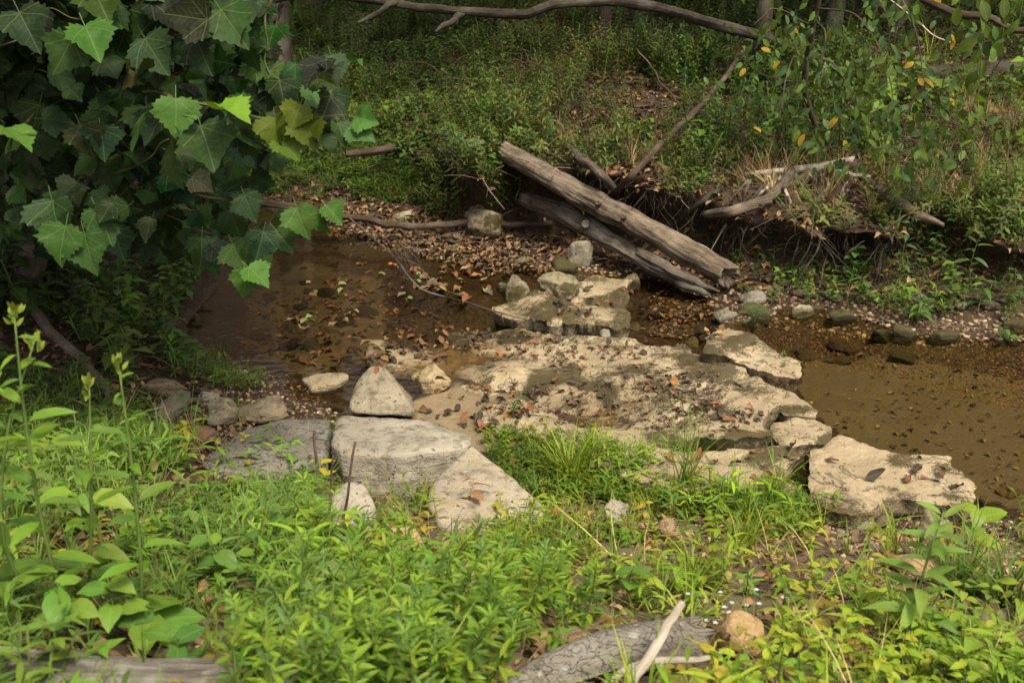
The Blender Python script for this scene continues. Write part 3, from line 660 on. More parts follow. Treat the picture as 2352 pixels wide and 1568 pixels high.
boulder('rock', 'mossy rock cut by the right picture edge at the waterline', 2314, 2400, 726, 778, (0.24, 0.2, 0.11), M_mossy, seed=73)
boulder('rock', 'flat dark grey stone in the channel left of the mossy boulder', 1634, 1698, 708, 738, (0.27, 0.245, 0.19), seed=75, sub=3)
boulder('rock', 'grey tilted stone behind the mossy rounded boulder', 1700, 1770, 664, 706, (0.28, 0.255, 0.205), seed=77, sub=3)
boulder('rock', 'grey rounded stone at the outcrop foot in the far channel', 1438, 1480, 734, 762, (0.33, 0.29, 0.2), seed=79, sub=3)
boulder('rock', 'dark grey angular stone in the narrow channel behind the shelf', 1222, 1262, 724, 748, (0.2, 0.19, 0.165), seed=81, sub=3)
boulder('rock', 'small pointed pale stone below the limestone outcrop', 1378, 1404, 748, 776, (0.38, 0.34, 0.26), seed=83, sub=3)
boulder('rock', 'tan rock in the far channel just left of the long pale slab', 1570, 1612, 770, 802, (0.36, 0.29, 0.18), seed=85, sub=3)
boulder('rock', 'tan flat-topped stone resting at the near bank below the cream slab', 2105, 2205, 1175, 1245, (0.42, 0.33, 0.23), seed=87, depth=0.8)
boulder('rock', 'whitish flat stone under the grass left of the cream slab tip', 1868, 1950, 1162, 1206, (0.55, 0.5, 0.4), seed=89, depth=0.7, sub=3)
boulder('rock', 'orange-tan rock in the stony ground near the bent seed stalk', 2050, 2160, 1272, 1322, (0.5, 0.33, 0.18), seed=91, depth=0.8, sub=3)
boulder('rock', 'small black stone on the stony ground above the tall right weed', 2110, 2142, 1222, 1250, (0.05, 0.05, 0.055), seed=93, sub=3)

# stones one can pick out in the stony patches: (pixel polygon, count, size range m, colours, label, group)
def stones(poly, n, s0, s1, cols, label, group, mat=None, sink=0.3):
    base = []
    for i in range(4): base.append(mesh('stone', *rock_mesh_generic(200 + i + int(s0 * 1000) + n, 3 if s1 > 0.1 else 2, noise=0.08, p=18)))
    for me in base: me.materials.append(mat or M_stone)
    q = px_sample(poly, n); G = surfpx_many(q[:, 0], q[:, 1])
    for p in G:
        s = s0 + (s1 - s0) * random.random() ** 2
        c = random.choice(cols); k = random.uniform(0.7, 1.15); o = link('stone', random.choice(base), None, [q * k for q in c])
        a, b2, c2 = s * random.uniform(.8, 1.2) / 2, s * random.uniform(.6, 1.0) / 2, s * random.uniform(.3, .65) / 2
        o.scale = (a, b2, c2); o.rotation_euler = (random.uniform(-.3, .3), random.uniform(-.3, .3), random.uniform(0, 6.28))
        o.location = (p[0], p[1], p[2] + c2 * (1 - sink)); hue = 'pale' if min(c) > .2 else 'reddish' if c[0] > 1.6 * c[1] else 'ochre' if c[1] > 1.7 * c[2] and c[0] > .3 else 'tan' if c[0] > .26 else 'brown'
        size = 'large ' if s > s0 + .5 * (s1 - s0) else 'small ' if s < s0 + .12 * (s1 - s0) else ''
        props(o, size + hue + ' ' + label, 'stone', group)
EARTH = [TAN, BROWN, RED, (0.30, 0.24, 0.16), (0.42, 0.33, 0.22)]
stones([(1900, 1190), (2100, 1175), (2300, 1230), (2320, 1420), (2150, 1500), (2050, 1380), (1950, 1290)], 85, 0.03, 0.13, [CREAM, TAN, OCHRE, RED, (0.5, 0.42, 0.32), (0.42, 0.30, 0.2)], 'stone in the stony patch by the tall right weed', 'stones of the near stony patch')
stones([(400, 900), (620, 860), (760, 950), (680, 985), (520, 1010), (380, 1000)], 45, 0.025, 0.10, EARTH, 'stone among the left rocks at the pool corner', 'stones between the left rocks')
stones([(800, 500), (1060, 500), (1320, 560), (1240, 620), (1040, 590), (880, 570), (800, 540)], 55, 0.04, 0.16, [TAN, BROWN, (0.27, 0.24, 0.18), (0.34, 0.29, 0.2)], 'stone on the far leafy gravel bar', 'stones of the far gravel bar', M_halfmoss)
stones([(1480, 650), (1640, 690), (1640, 790), (1500, 775), (1470, 700)], 22, 0.05, 0.15, [(0.2, 0.17, 0.12), (0.26, 0.22, 0.15), BROWN], 'wet stone in the narrow channel below the logs', 'stones of the far channel', M_halfmoss)
stones([(1650, 670), (1900, 690), (2330, 740), (2330, 690), (2000, 690), (1800, 650)], 45, 0.05, 0.16, [(0.27, 0.23, 0.17), TAN, BROWN, (0.36, 0.31, 0.23)], 'stone along the far bank foot above the pool', 'stones at the far bank foot', M_halfmoss)
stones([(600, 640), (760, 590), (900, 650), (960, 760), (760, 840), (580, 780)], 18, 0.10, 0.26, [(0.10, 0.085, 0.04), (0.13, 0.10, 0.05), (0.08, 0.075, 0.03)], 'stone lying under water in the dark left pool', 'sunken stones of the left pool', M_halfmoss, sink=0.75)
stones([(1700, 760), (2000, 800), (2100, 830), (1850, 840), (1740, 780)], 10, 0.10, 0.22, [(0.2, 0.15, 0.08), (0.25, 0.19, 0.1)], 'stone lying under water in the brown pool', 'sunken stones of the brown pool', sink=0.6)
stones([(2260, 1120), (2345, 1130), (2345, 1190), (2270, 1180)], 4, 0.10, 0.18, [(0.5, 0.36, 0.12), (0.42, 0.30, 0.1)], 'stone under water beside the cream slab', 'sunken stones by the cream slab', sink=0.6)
stones([(1440, 1150), (1640, 1160), (1640, 1260), (1500, 1290), (1430, 1230)], 24, 0.03, 0.10, [CREAM, TAN, RED, OCHRE], 'stone in the bare soil below the tan slab', 'stones of the bare soil patch')
stones([(880, 1190), (1010, 1210), (1080, 1280), (960, 1330), (880, 1300)], 10, 0.04, 0.10, [CREAM, TAN, OCHRE], 'stone between weeds below the triangular slab', 'stones below the triangular slab')
# ---------------------------------------------------------------- wood: logs, limbs, roots
def smooth_path(P, R_, n):
    P = np.array(P, float); R_ = np.array(R_, float); m = len(P)
    if m == 2: t = np.linspace(0, 1, n)[:, None]; return P[0] + (P[1] - P[0]) * t, R_[0] + (R_[1] - R_[0]) * t[:, 0]
    E = np.concatenate([[2 * P[0] - P[1]], P, [2 * P[-1] - P[-2]]]); Rr = np.interp(np.linspace(0, m - 1, n), np.arange(m), R_)
    out = []
    for s in np.linspace(0, m - 1 - 1e-6, n):
        i = int(s); t = s - i; a, b, c, d = E[i:i + 4]
        out.append(0.5 * (2 * b + (c - a) * t + (2 * a - 5 * b + 4 * c - d) * t * t + (3 * b - a - 3 * c + d) * t ** 3))
    return np.array(out), Rr
def tube_arr(P, R_, n=24, sides=10, rough=0.0, ridge=0.0, seed=0, wob=0.0, jag=0.0, hollow=0.0, taper_tip=False):
    P, Rr = smooth_path(P, R_, n)
    if wob:
        s = np.linspace(0, 1, n) * n * 0.25
        P = P + wob * np.stack([vnoise(s, s * 0 + k * 7.3, 0, seed + k) for k in range(3)], -1)
    T = np.gradient(P, axis=0); T /= np.linalg.norm(T, axis=1)[:, None] + 1e-9
    N = np.zeros_like(P); ref = np.array([0, 0, 1.0]) if abs(T[0][2]) < 0.9 else np.array([1.0, 0, 0])
    N[0] = np.cross(T[0], ref); N[0] /= np.linalg.norm(N[0])
    for i in range(1, n):
        v = N[i - 1] - T[i] * (N[i - 1] @ T[i]); N[i] = v / (np.linalg.norm(v) + 1e-9)
    B = np.cross(T, N)
    L = np.r_[0, np.cumsum(np.linalg.norm(np.diff(P, axis=0), axis=1))]
    a = np.linspace(0, 2 * np.pi, sides + 1); A, LL = np.meshgrid(a, L)
    rr = np.repeat(Rr[:, None], sides + 1, 1)
    ca, sa = np.cos(A), np.sin(A)
    if rough: rr = rr * (1 + rough * fbm(ca * 1.6 + seed, sa * 1.6, LL * 3.0, seed, 3))
    if ridge:
        c2, s2 = np.cos(A + .5 * LL), np.sin(A + .5 * LL)
        rr = rr * (1 + ridge * (vnoise(c2 * 6 + seed, s2 * 6, LL * 1.7, seed + 4) + 0.6 * vnoise(c2 * 13, s2 * 13, LL * 4.0, seed + 9)))
        rr = rr * (1 + 1.6 * ridge * np.clip(vnoise(ca * 1.8 + seed, sa * 1.8, LL * 3.3, seed + 14) - .45, 0, 1))
    V = P[:, None] + rr[..., None] * (ca[..., None] * N[:, None] + sa[..., None] * B[:, None])
    if jag:
        for e, sg in ((0, -1), (-1, 1)):
            V[e] += sg * T[e] * (jag * Rr[e] * (0.5 + vnoise(ca[0] * 4 + e, sa[0] * 4, seed * 1.0, seed)))[:, None]
        V[:, -1] = V[:, 0]
    V = V.reshape(-1, 3); uv = np.c_[A.ravel() / (2 * np.pi), LL.ravel()]
    q = (np.arange(n - 1)[:, None] * (sides + 1) + np.arange(sides)[None]).ravel()
    F = [np.c_[q, q + 1, q + sides + 2, q + sides + 1]]
    # end caps: an inset ring, pushed in where the end is hollow, then a centre
    for e, sg in ((0, -1), (n - 1, 1)):
        ring = np.arange(sides) + e * (sides + 1); o = len(V)
        cen = V[ring].mean(0)
        inn = cen + (V[ring] - cen) * 0.72 - sg * T[e] * hollow * Rr[e] * (1 + 0.4 * vnoise(np.arange(sides) * 1.3, np.zeros(sides), 0, seed))[:, None]
        V = np.concatenate([V, inn, [cen - sg * T[e] * hollow * 1.6 * Rr[e]]])
        uv = np.concatenate([uv, np.c_[np.linspace(0, 1, sides), np.full(sides, L[e] + .05)], [[0.5, L[e] + .1]]])
        r2 = np.roll(ring, -1); i1 = o + np.arange(sides); i2 = np.roll(i1, -1); c = np.full(sides, o + sides)
        a4 = np.c_[ring, i1, i2, r2]; b4 = np.c_[i1, c, c, i2]
        F += [a4 if sg < 0 else a4[:, ::-1]]
        V = np.concatenate([V, [V[o + sides]]]); uv = np.concatenate([uv, [uv[o + sides]]])
        b4 = np.c_[i1, c, np.full(sides, o + sides + 1), i2]
        F += [b4 if sg < 0 else b4[:, ::-1]]
    return V, np.concatenate(F), uv
def join(parts):
    off = 0; Vs, Fs, Us = [], [], []
    for V, F, uv in parts: Vs.append(V); Fs.append(F + off); Us.append(uv); off += len(V)
    return np.concatenate(Vs), np.concatenate(Fs), np.concatenate(Us)
def Qa(u, v, lift):
    """a point standing clear of the land by about lift metres, seen at a pixel"""
    return at(u, v, y=surfpx(u, v)[1] - lift)
def Q(u, v, y):
    """the point at depth y seen at a pixel, kept in front of the land"""
    if y > 8.5 and 0 < u < PW and 0 < v < PH: y = min(y, surfpx(u, v)[1] - 0.06)
    return at(u, v, y=y)
def Gp(u, v, lift=0.0): p = surfpx(u, v); p[2] += lift; return p
def pxr(px, p): return px / 2 / FPX * np.linalg.norm(np.asarray(p) - np.array([0, 0, CAMZ]))    # radius of something px wide at p
def wood(name, P, R_, mat, parent=None, label=None, cat=None, group=None, color=None, **kw):
    V, F, uv = tube_arr(P, R_, **kw)
    o = link(name, mesh(name, V, F, uv), parent, color, mat)
    if label: props(o, label, cat, group)
    return o

# the two big logs that lie across the far bank
A, B_ = Qa(1158, 346, .42), at(1672, 632, 0.20)
t = empty('fallen_log', B_ * [1, 1, 0], 'thick brown weathered log, upper of the two leaning on the far bank', 'log')
def child(name, V, F, uv, mat, t, color=None):
    return link(name, mesh(name, V - np.array(t.location), F, uv), t, color, mat)
mid = (A + B_) / 2
V, F, uv = tube_arr([A, A * .66 + B_ * .34 + [0, 0, -.015], A * .33 + B_ * .67 + [0, 0, .0], B_], [.090, .104, .108, .104], 90, 44, 0.10, 0.10, 5, 0.01, 0.45, 0.30)
child('trunk', V, F, uv, M_log, t)
for k, (f, du, dv) in enumerate([(0.47, -22, -10), (0.58, -26, 0)]):
    p = A * (1 - f) + B_ * f; V, F, uv = tube_arr([p, p + [-.05, -.17, .06]], [.035, .018], 8, 9, .15, .1, k, 0, .6, .2); child('branch_stub', V, F, uv, M_log, t)
A, B_ = Q(1206, 456, 11.30), at(1622, 676, 0.05)
t = empty('fallen_log', B_ * [1, 1, 0], 'thinner grey split log lying below the thick brown log', 'log')
V, F, uv = tube_arr([A, A * .75 + B_ * .25 + [0, 0, .05], A * .5 + B_ * .5 + [0, 0, .03], A * .2 + B_ * .8, B_], [.074, .086, .08, .064, .026], 80, 40, 0.16, 0.12, 9, 0.012, 0.8, 0.2)
child('trunk', V, F, uv, M_log2, t)
p = A * .62 + B_ * .38 + [0, 0, .06]
V, F, uv = tube_arr([p, p + [-.03, -.14, .05]], [.045, .036], 8, 14, .1, .1, 2, 0, .2, .3); child('branch_stub', V, F, uv, M_log2, t)
V, F, uv = tube_arr([A * .35 + B_ * .65 + [.03, -.06, .05], A * .15 + B_ * .85 + [.05, -.07, .05], B_ + [.1, -.05, .04]], [.05, .045, .008], 30, 12, .2, .15, 6, 0.01, .8); child('splinter', V, F, uv, M_log2, t)

ws = [  # single sticks: name, label, category, points, radii, material, kwargs
 ('branch', 'long brown branch lying level over the far gravel bar', 'branch', [Q(470, 468, 11.9), Q(640, 470, 11.7), Q(780, 497, 11.4), Q(850, 506, 11.2), Q(905, 518, 11.1), Q(1000, 519, 11.1), Q(1080, 510, 11.15), Q(1180, 515, 11.2), Q(1268, 514, 11.3)], [.04, .036, .036, .034, .036, .036, .034, .03, .03], M_branch, dict(n=70, sides=12, rough=.12, ridge=.05, wob=.012)),
 ('leaning_trunk', 'slim brown dead trunk slanting down the far bank behind the logs', 'trunk', [Qa(1722, 96, .9), Qa(1655, 190, 1.2), Qa(1600, 252, 1.15), Qa(1545, 305, 1.0), Qa(1495, 354, .8), Qa(1455, 400, .5), Qa(1415, 440, .4)], [.026, .028, .029, .03, .031, .031, .028], M_branch, dict(n=60, sides=12, rough=.1, ridge=.06, wob=.01)),
 ('stick', 'short pale stick leaning to the thick log from the bank lip', 'stick', [Qa(1305, 338, .4), Qa(1330, 362, .45), Qa(1370, 395, .45), Qa(1412, 436, .4)], [.03, .042, .04, .034], M_log2, dict(n=30, sides=10, rough=.15, ridge=.06, wob=.012)),
 ('stick', 'curved dark branch hanging down the bank right of the slanting trunk', 'stick', [Qa(1660, 255, .35), Qa(1690, 262, .4), Qa(1702, 290, .4), Qa(1700, 330, .35), Qa(1690, 362, .3)], [.02, .025, .028, .026, .018], M_dark, dict(n=30, sides=8, rough=.1, wob=.01)),
 ('stick', 'dark curved branch above the log ends at the undercut', 'stick', [Q(1530, 525, 11.2), Q(1570, 495, 11.2), Q(1620, 460, 11.3), Q(1660, 432, 11.4)], [.025, .03, .032, .026], M_dark, dict(n=30, sides=8, rough=.1, wob=.01)),
 ('branch_stub', 'short brown branch end poking out of the leafy bank at left', 'branch', [Q(795, 354, 12.6), Q(850, 349, 12.7), Q(905, 338, 12.9)], [.04, .045, .045], M_branch, dict(n=24, sides=12, rough=.1, ridge=.06, jag=.3)),
 ('stick', 'pale slanting dead wood lying on the right slope behind the leaves', 'stick', [Q(1820, 210, 13.0), Q(1800, 240, 12.7), Q(1778, 265, 12.5), Q(1770, 285, 12.4)], [.05, .05, .035, .015], M_log2, dict(n=24, sides=9, rough=.2, ridge=.1, jag=.5)),
 ('branch', 'mottled dead branch leaning down through the left undergrowth', 'branch', [Gp(30, 715, .25), Gp(120, 790, .10), Gp(190, 850, .07), Gp(225, 885, .05), Gp(262, 928, .02)], [.034, .036, .032, .032, .014], M_log, dict(n=50, sides=12, rough=.15, ridge=.06, wob=.012)),
 ('log', 'cracked grey-barked log at the bottom edge under the white sticks', 'log', [Gp(1150, 1610, -.01), Gp(1280, 1575, .05), Gp(1420, 1550, .085), Gp(1520, 1540, .095), Gp(1590, 1535, .10)], [.045, .06, .066, .068, .066], M_crack, dict(n=80, sides=40, rough=.10, ridge=.13, jag=.5, hollow=.25, seed=4)),
 ('log', 'weathered grey log lying along the bottom left edge', 'log', [Gp(-60, 1600, .03), Gp(150, 1600, .03), Gp(350, 1594, .02), Gp(520, 1590, .02), Gp(700, 1580, .0)], [.075, .078, .07, .068, .06], M_greylog, dict(n=90, sides=44, rough=.14, ridge=.17, seed=8)),
 ('stick', 'bare white stick lying diagonally across the cracked grey log', 'stick', [Q(1405, 1640, 2.42), Q(1450, 1568, 2.48), Q(1500, 1490, 2.55), Q(1540, 1425, 2.60), Q(1566, 1384, 2.64)], [.014, .0145, .0145, .013, .011], M_pale, dict(n=40, sides=14, rough=.06, ridge=.04, wob=.006, jag=.5)),
 ('stick', 'short whitish stick lying in the weeds above the cracked log', 'stick', [Gp(770, 1362, .06), Gp(860, 1368, .07), Gp(940, 1362, .08), Gp(1022, 1376, .08)], [.012, .018, .018, .009], M_pale, dict(n=30, sides=10, rough=.12, wob=.008, jag=.6)),
 ('stick', 'thin grey stick lying over the small stones at the left rocks', 'stick', [Gp(300, 968, .03), Gp(360, 955, .05), Gp(440, 946, .07)], [.006, .008, .005], M_pale, dict(n=16, sides=6, wob=.004)),
 ('dead_stem', 'dry brown upright stem left of the pointed stone', 'dead stem', [Gp(726, 1150), Q(728, 1090, 5.3), Q(724, 1040, 5.32), Q(722, 988, 5.35)], [.009, .009, .008, .007], M_branch, dict(n=14, sides=7, wob=.004)),
 ('dead_stem', 'broken brown stem leaning in front of the long stone block', 'dead stem', [Gp(770, 1290), Q(785, 1210, 4.45), Q(800, 1120, 4.5), Q(816, 1014, 4.55)], [.007, .007, .006, .006], M_branch, dict(n=14, sides=7, wob=.004)),
 ('dead_stem', 'thin dry stem beside the left corner of the long stone block', 'dead stem', [Gp(752, 1240), Q(757, 1150, 4.6), Q(766, 1045, 4.65)], [.006, .006, .005], M_branch, dict(n=14, sides=7, wob=.004)),
 ('branch', 'fallen dead branch stretching along the right slope top', 'branch', [Q(2110, -6, 14.2), Q(2160, 18, 14.0), Q(2215, 36, 13.9), Q(2270, 42, 13.8), Q(2330, 68, 13.6), Q(2400, 75, 13.5)], [.05, .05, .045, .042, .04, .036], M_branch, dict(n=40, sides=10, rough=.12, ridge=.05, wob=.015)),
 ('fallen_log', 'grey mossy fallen log lying on the upper right slope', 'log', [Q(1985, 176, 14.6), Q(2100, 178, 14.3), Q(2230, 172, 14.0), Q(2420, 158, 13.7)], [.09, .12, .13, .15], M_dark, dict(n=50, sides=20, rough=.12, ridge=.1, jag=.5)),
 ('stick', 'thin bare stick slanting over the right slope below the fallen branch', 'stick', [Q(2040, -5, 13.2), Q(2100, 45, 13.1), Q(2150, 85, 13.0), Q(2190, 102, 12.9)], [.01, .012, .01, .008], M_pale, dict(n=20, sides=6, wob=.01)),
]
for nm, lb, ct, P, Rr, m, kw in ws: wood(nm, P, Rr, m, None, lb, ct, **kw)
# a curved pale stick with a twig, at the bottom edge
b0 = Gp(1385, 1580); t = empty('stick', b0, 'curved white forked stick at the bottom edge below the diagonal stick', 'stick')
V, F, uv = tube_arr([Gp(1385, 1590, .02), Q(1430, 1545, 2.62), Q(1480, 1522, 2.66), Q(1560, 1515, 2.68), Q(1625, 1512, 2.70), Q(1655, 1496, 2.72)], [.009, .011, .0115, .011, .009, .004], 40, 12, .06, .04, 3, .004); child('stem', V, F, uv, M_pale, t)
V, F, uv = tube_arr([Q(1518, 1518, 2.67), Q(1516, 1545, 2.63), Gp(1508, 1580)], [.006, .006, .005], 14, 8, .06, 0, 3, .002); child('twig', V, F, uv, M_pale, t)
# overhead limb, fallen across from the right slope
t = empty('fallen_limb', Q(1990, 165, 14.8), 'long dark lichen-spotted limb stretched across the top of the far bank', 'limb')
V, F, uv = tube_arr([Q(590, 14, 12.0), Q(700, -8, 12.0), Q(870, 2, 12.0), Q(960, 16, 12.1), Q(1060, 26, 12.2), Q(1195, 32, 12.3), Q(1270, 14, 12.4), Q(1380, 6, 12.6), Q(1480, 12, 12.9), Q(1560, 30, 13.2), Q(1650, 58, 13.6), Q(1760, 90, 14.0), Q(1860, 130, 14.5), Q(1990, 180, 15.0)],
                    [.02, .026, .034, .042, .046, .05, .05, .052, .055, .058, .066, .066, .066, .066], 120, 16, .12, .08, 3, .015); child('limb', V, F, uv, M_dark, t)
for P, r in [([Q(1062, 30, 12.2), Q(1040, 48, 12.1), Q(1020, 58, 12.0), Q(1000, 74, 11.9)], [.04, .034, .03, .012]), ([Q(905, 6, 12.0), Q(880, 20, 11.9), Q(850, 40, 11.8), Q(822, 52, 11.7)], [.035, .03, .026, .014]),
             ([Q(648, 8, 12.0), Q(638, 40, 12.0), Q(628, 60, 12.0)], [.022, .018, .01])]:
    V, F, uv = tube_arr(P, r, 24, 10, .15, .06, 4, .01, .4); child('side_branch', V, F, uv, M_dark, t)

# root wad and tangle on the far bank
t = empty('root_wad', Q(1850, 520, 10.2), 'bleached roots and dead limbs piled at the undercut right of the logs', 'root wad')
for P, r, m in [([Qa(1712, 402, .34), Qa(1790, 394, .34), Qa(1840, 388, .34), Qa(1900, 382, .34), Qa(1958, 376, .34)], [0.022, 0.030, 0.038, 0.046, 0.061], M_pale),
                ([Qa(1818, 396, .34), Qa(1798, 425, .34), Qa(1760, 458, .34), Qa(1748, 474, .34)], [0.049, 0.046, 0.038, 0.024], M_log),
                ([Qa(1620, 494, .34), Qa(1680, 484, .34), Qa(1730, 470, .34), Qa(1770, 462, .34)], [0.032, 0.046, 0.051, 0.046], M_log),
                ([Qa(1985, 418, .34), Qa(2020, 434, .34), Qa(2060, 462, .34), Qa(2120, 498, .34), Qa(2168, 518, .34)], [0.035, 0.041, 0.046, 0.041, 0.014], M_log),
                ([Qa(1900, 384, .34), Qa(1945, 398, .34), Qa(2000, 408, .34)], [0.024, 0.024, 0.016], M_pale),
                ([Qa(1960, 378, .34), Qa(1930, 384, .34), Qa(1905, 368, .34)], [0.041, 0.035, 0.016], M_branch),
                ([Qa(1860, 392, .34), Qa(1830, 415, .34), Qa(1800, 432, .34)], [0.032, 0.024, 0.014], M_log)]:
    V, F, uv = tube_arr(P, r, 36, 12, .15, .08, 6, .012, .5); child('limb', V, F, uv, m, t)
def droop(p, L, side, n=5, sd=0.3):
    P = [np.array(p)]; d = np.array([random.uniform(-.6, .6) + side, random.uniform(-.5, .0), -.25])
    for k in range(n):
        d = d * 0.75 + np.array([random.uniform(-sd, sd), random.uniform(-sd, sd) * .6, -.28]); P.append(P[-1] + d / np.linalg.norm(d) * L / n)
    return P
for k in range(90):
    u = random.uniform(1700, 1960); v = random.uniform(395, 440); p = Qa(u, v, random.uniform(.1, .4)); L = random.uniform(.3, .95)
    r0 = random.uniform(.005, .018); V, F, uv = tube_arr(droop(p, L, random.uniform(-.5, .4)), [r0, r0 * .9, r0 * .8, r0 * .6, r0 * .45, r0 * .25], 12, 5, 0, 0, k, .01)
    child('root', V, F, uv, random.choice([M_branch, M_log2, M_log2, M_pale]), t)
# fine roots hanging under the bank lip: one tangle nobody could count
LIPX = np.linspace(-.7, 6.0, 140); LIPY, LIPZ = [], []
for x in LIPX:
    fy = float(np.interp(x, [p[0] for p in FARP], [p[1] for p in FARP])); yg = np.linspace(fy + .4, fy + 2.0, 60); a_ = land(np.full(60, x), yg); ok_ = a_[4] & (a_[2] > .35 * float(np.max(a_[2])))
    k = int(np.argmin(np.where(ok_, a_[1], 99))); LIPY.append(float(a_[1][k])); LIPZ.append(float(a_[2][k]))
parts = []
for k in range(320):
    x = random.choice((random.uniform(-0.6, 5.6), random.gauss(2.6, .5), random.gauss(1.2, .5), random.gauss(4.4, .4))); y = float(np.interp(x, [-.6, .2, 1.2, 2.2, 3.2, 4.2, 5.2], [12.5, 12.3, 12.0, 11.3, 10.6, 10.2, 9.9])) + random.uniform(-.25, .25)
    i = int(np.argmin(np.abs(LIPX - x))); yy, z = LIPY[i] + random.uniform(.0, .12), LIPZ[i] - random.uniform(-.02, .08)
    r0 = .002 + .007 * random.random() ** 2
    parts.append(tube_arr(droop((x, yy, z), .08 + .6 * random.random() ** 1.8, random.uniform(-.8, .8), 5, .5), [r0, r0, r0 * .9, r0 * .7, r0 * .5, r0 * .2], 9, 4, 0, 0, k, .02))
V, F, uv = join(parts)
o = link('hanging_roots', mesh('hanging_roots', V, F, uv), mat=M_dark); props(o, 'fine brown roots hanging from the undercut far bank', kind='stuff')
# a tangle of dead brush standing out of the far slope
parts = []
q = px_sample([(900, 40), (1500, 30), (2340, 60), (2340, 420), (1950, 400), (1650, 380), (1250, 330), (1000, 330)], 330); S = surfpx_many(q[:, 0], q[:, 1], True)
for k, p in enumerate(S):
    a = random.uniform(0, 6.28); L = random.uniform(.3, 1.1); d = np.array([math.cos(a) * .8, math.sin(a) * .4 - .2, random.uniform(.2, 1.0)]); r0 = random.uniform(.003, .009)
    e_ = p + d * L * .7 + np.array([math.cos(a + .5) * L * .3, -.1, -random.uniform(.0, .35) * L]); parts.append(tube_arr([p - [0, 0, .02], p + d * L * .5, e_], [r0, r0 * .8, r0 * .3], 9, 4, 0, 0, k, .03))
V, F, uv = join(parts); o = link('brush_tangle', mesh('brush_tangle', V, F, uv), mat=M_branch); props(o, 'dead brown brush tangled over the far slope', kind='stuff')
# looping bare vines right of the root wad
VINES = [[(2005, 410, 10.2), (2050, 470, 9.9), (2080, 560, 9.6), (2170, 600, 9.3), (2250, 640, 9.0), (2350, 690, 8.9)], [(2060, 420, 10.3), (2040, 500, 9.9), (2070, 570, 9.6), (2110, 600, 9.4), (2140, 660, 9.2)],
         [(2120, 430, 10.2), (2150, 520, 9.7), (2165, 560, 9.5), (2130, 590, 9.4), (2095, 560, 9.5), (2060, 585, 9.6)], [(1985, 455, 10.1), (2010, 540, 9.7), (2040, 600, 9.4)], [(1890, 470, 10.1), (1900, 560, 9.7), (1885, 630, 9.4), (1900, 665, 9.2)],
         [(2160, 470, 9.9), (2250, 540, 9.5), (2352, 590, 9.3), (2420, 600, 9.2)], [(1940, 570, 9.6), (1990, 585, 9.5), (2040, 560, 9.6), (2110, 545, 9.6)], [(1660, 350, 11.6), (1700, 440, 11.0), (1690, 520, 10.7), (1720, 590, 10.2)],
         [(1500, 330, 11.8), (1510, 420, 11.5), (1480, 500, 11.3)], [(1210, 360, 11.7), (1205, 440, 11.4), (1290, 490, 11.2), (1340, 520, 11.0)], [(1930, 40, 11.5), (1880, 140, 11.6), (1905, 200, 11.5)], [(1470, 120, 12.6), (1540, 220, 12.4), (1600, 300, 12.0)]]
VL = ['longest bare vine looping from the root wad to the right waterline', 'bare vine dropping through the loops beside the root wad', 'curled bare vine doubling back on itself right of the root wad', 'short bare vine hanging under the right root limb', 'bare vine hanging straight below the root wad middle',
      'bare vine slanting out of the right picture edge', 'bare vine strung level under the undercut right of the root wad', 'bare vine hanging down the bank behind the log ends', 'bare vine hanging beside the foot of the slanting trunk', 'thin bare vine curving in front of the upper log end', 'short bare vine among the oval leaves of the sapling', 'thin bare vine lying on the slope left of the slanting trunk']
for P, vl in zip(VINES, VL):
    b0 = Q(*P[-1]); o = wood('vine', [Q(*p) for p in P], [.010] + [.009] * (len(P) - 2) + [.004], M_branch, None, vl, 'vine', 'bare vines hanging on the far bank', n=36, sides=6, rough=.1, wob=.02)
# drooping dead twig with a clump of debris, over the left pool
t = empty('drooping_twig', Q(1130, 712, 9.2), 'thin grey twig with a debris clump drooping into the left pool', 'twig')
for P, r in [([Q(800, 500, 10.4), Q(850, 540, 10.1), Q(905, 590, 9.8), Q(945, 640, 9.5), Q(985, 672, 9.4), Q(1060, 690, 9.3), Q(1130, 712, 9.15), Q(1230, 738, 8.9)], [.007, .008, .008, .008, .009, .009, .008, .003]),
             ([Q(905, 590, 9.8), Q(960, 610, 9.6), Q(1010, 660, 9.4), Q(1070, 680, 9.3)], [.005, .005, .005, .003]), ([Q(870, 560, 10.0), Q(825, 560, 10.1), Q(805, 590, 10.0)], [.004, .004, .002])]:
    V, F, uv = tube_arr(P, r, 40, 6, .1, 0, 2, .012); child('stem', V, F, uv, M_log2, t)
parts = []
for k in range(90):
    p = Q(930 + random.gauss(0, 14), 590 + random.gauss(0, 22), 9.75 + random.gauss(0, .06)); parts.append(tube_arr(droop(p, random.uniform(.08, .25), random.uniform(-.5, .5), 3), [.003, .003, .002, .001], 5, 3, 0, 0, k))
V, F, uv = join(parts); o = child('debris_clump', V, F, uv, M_branch, t); o['kind'] = 'stuff'
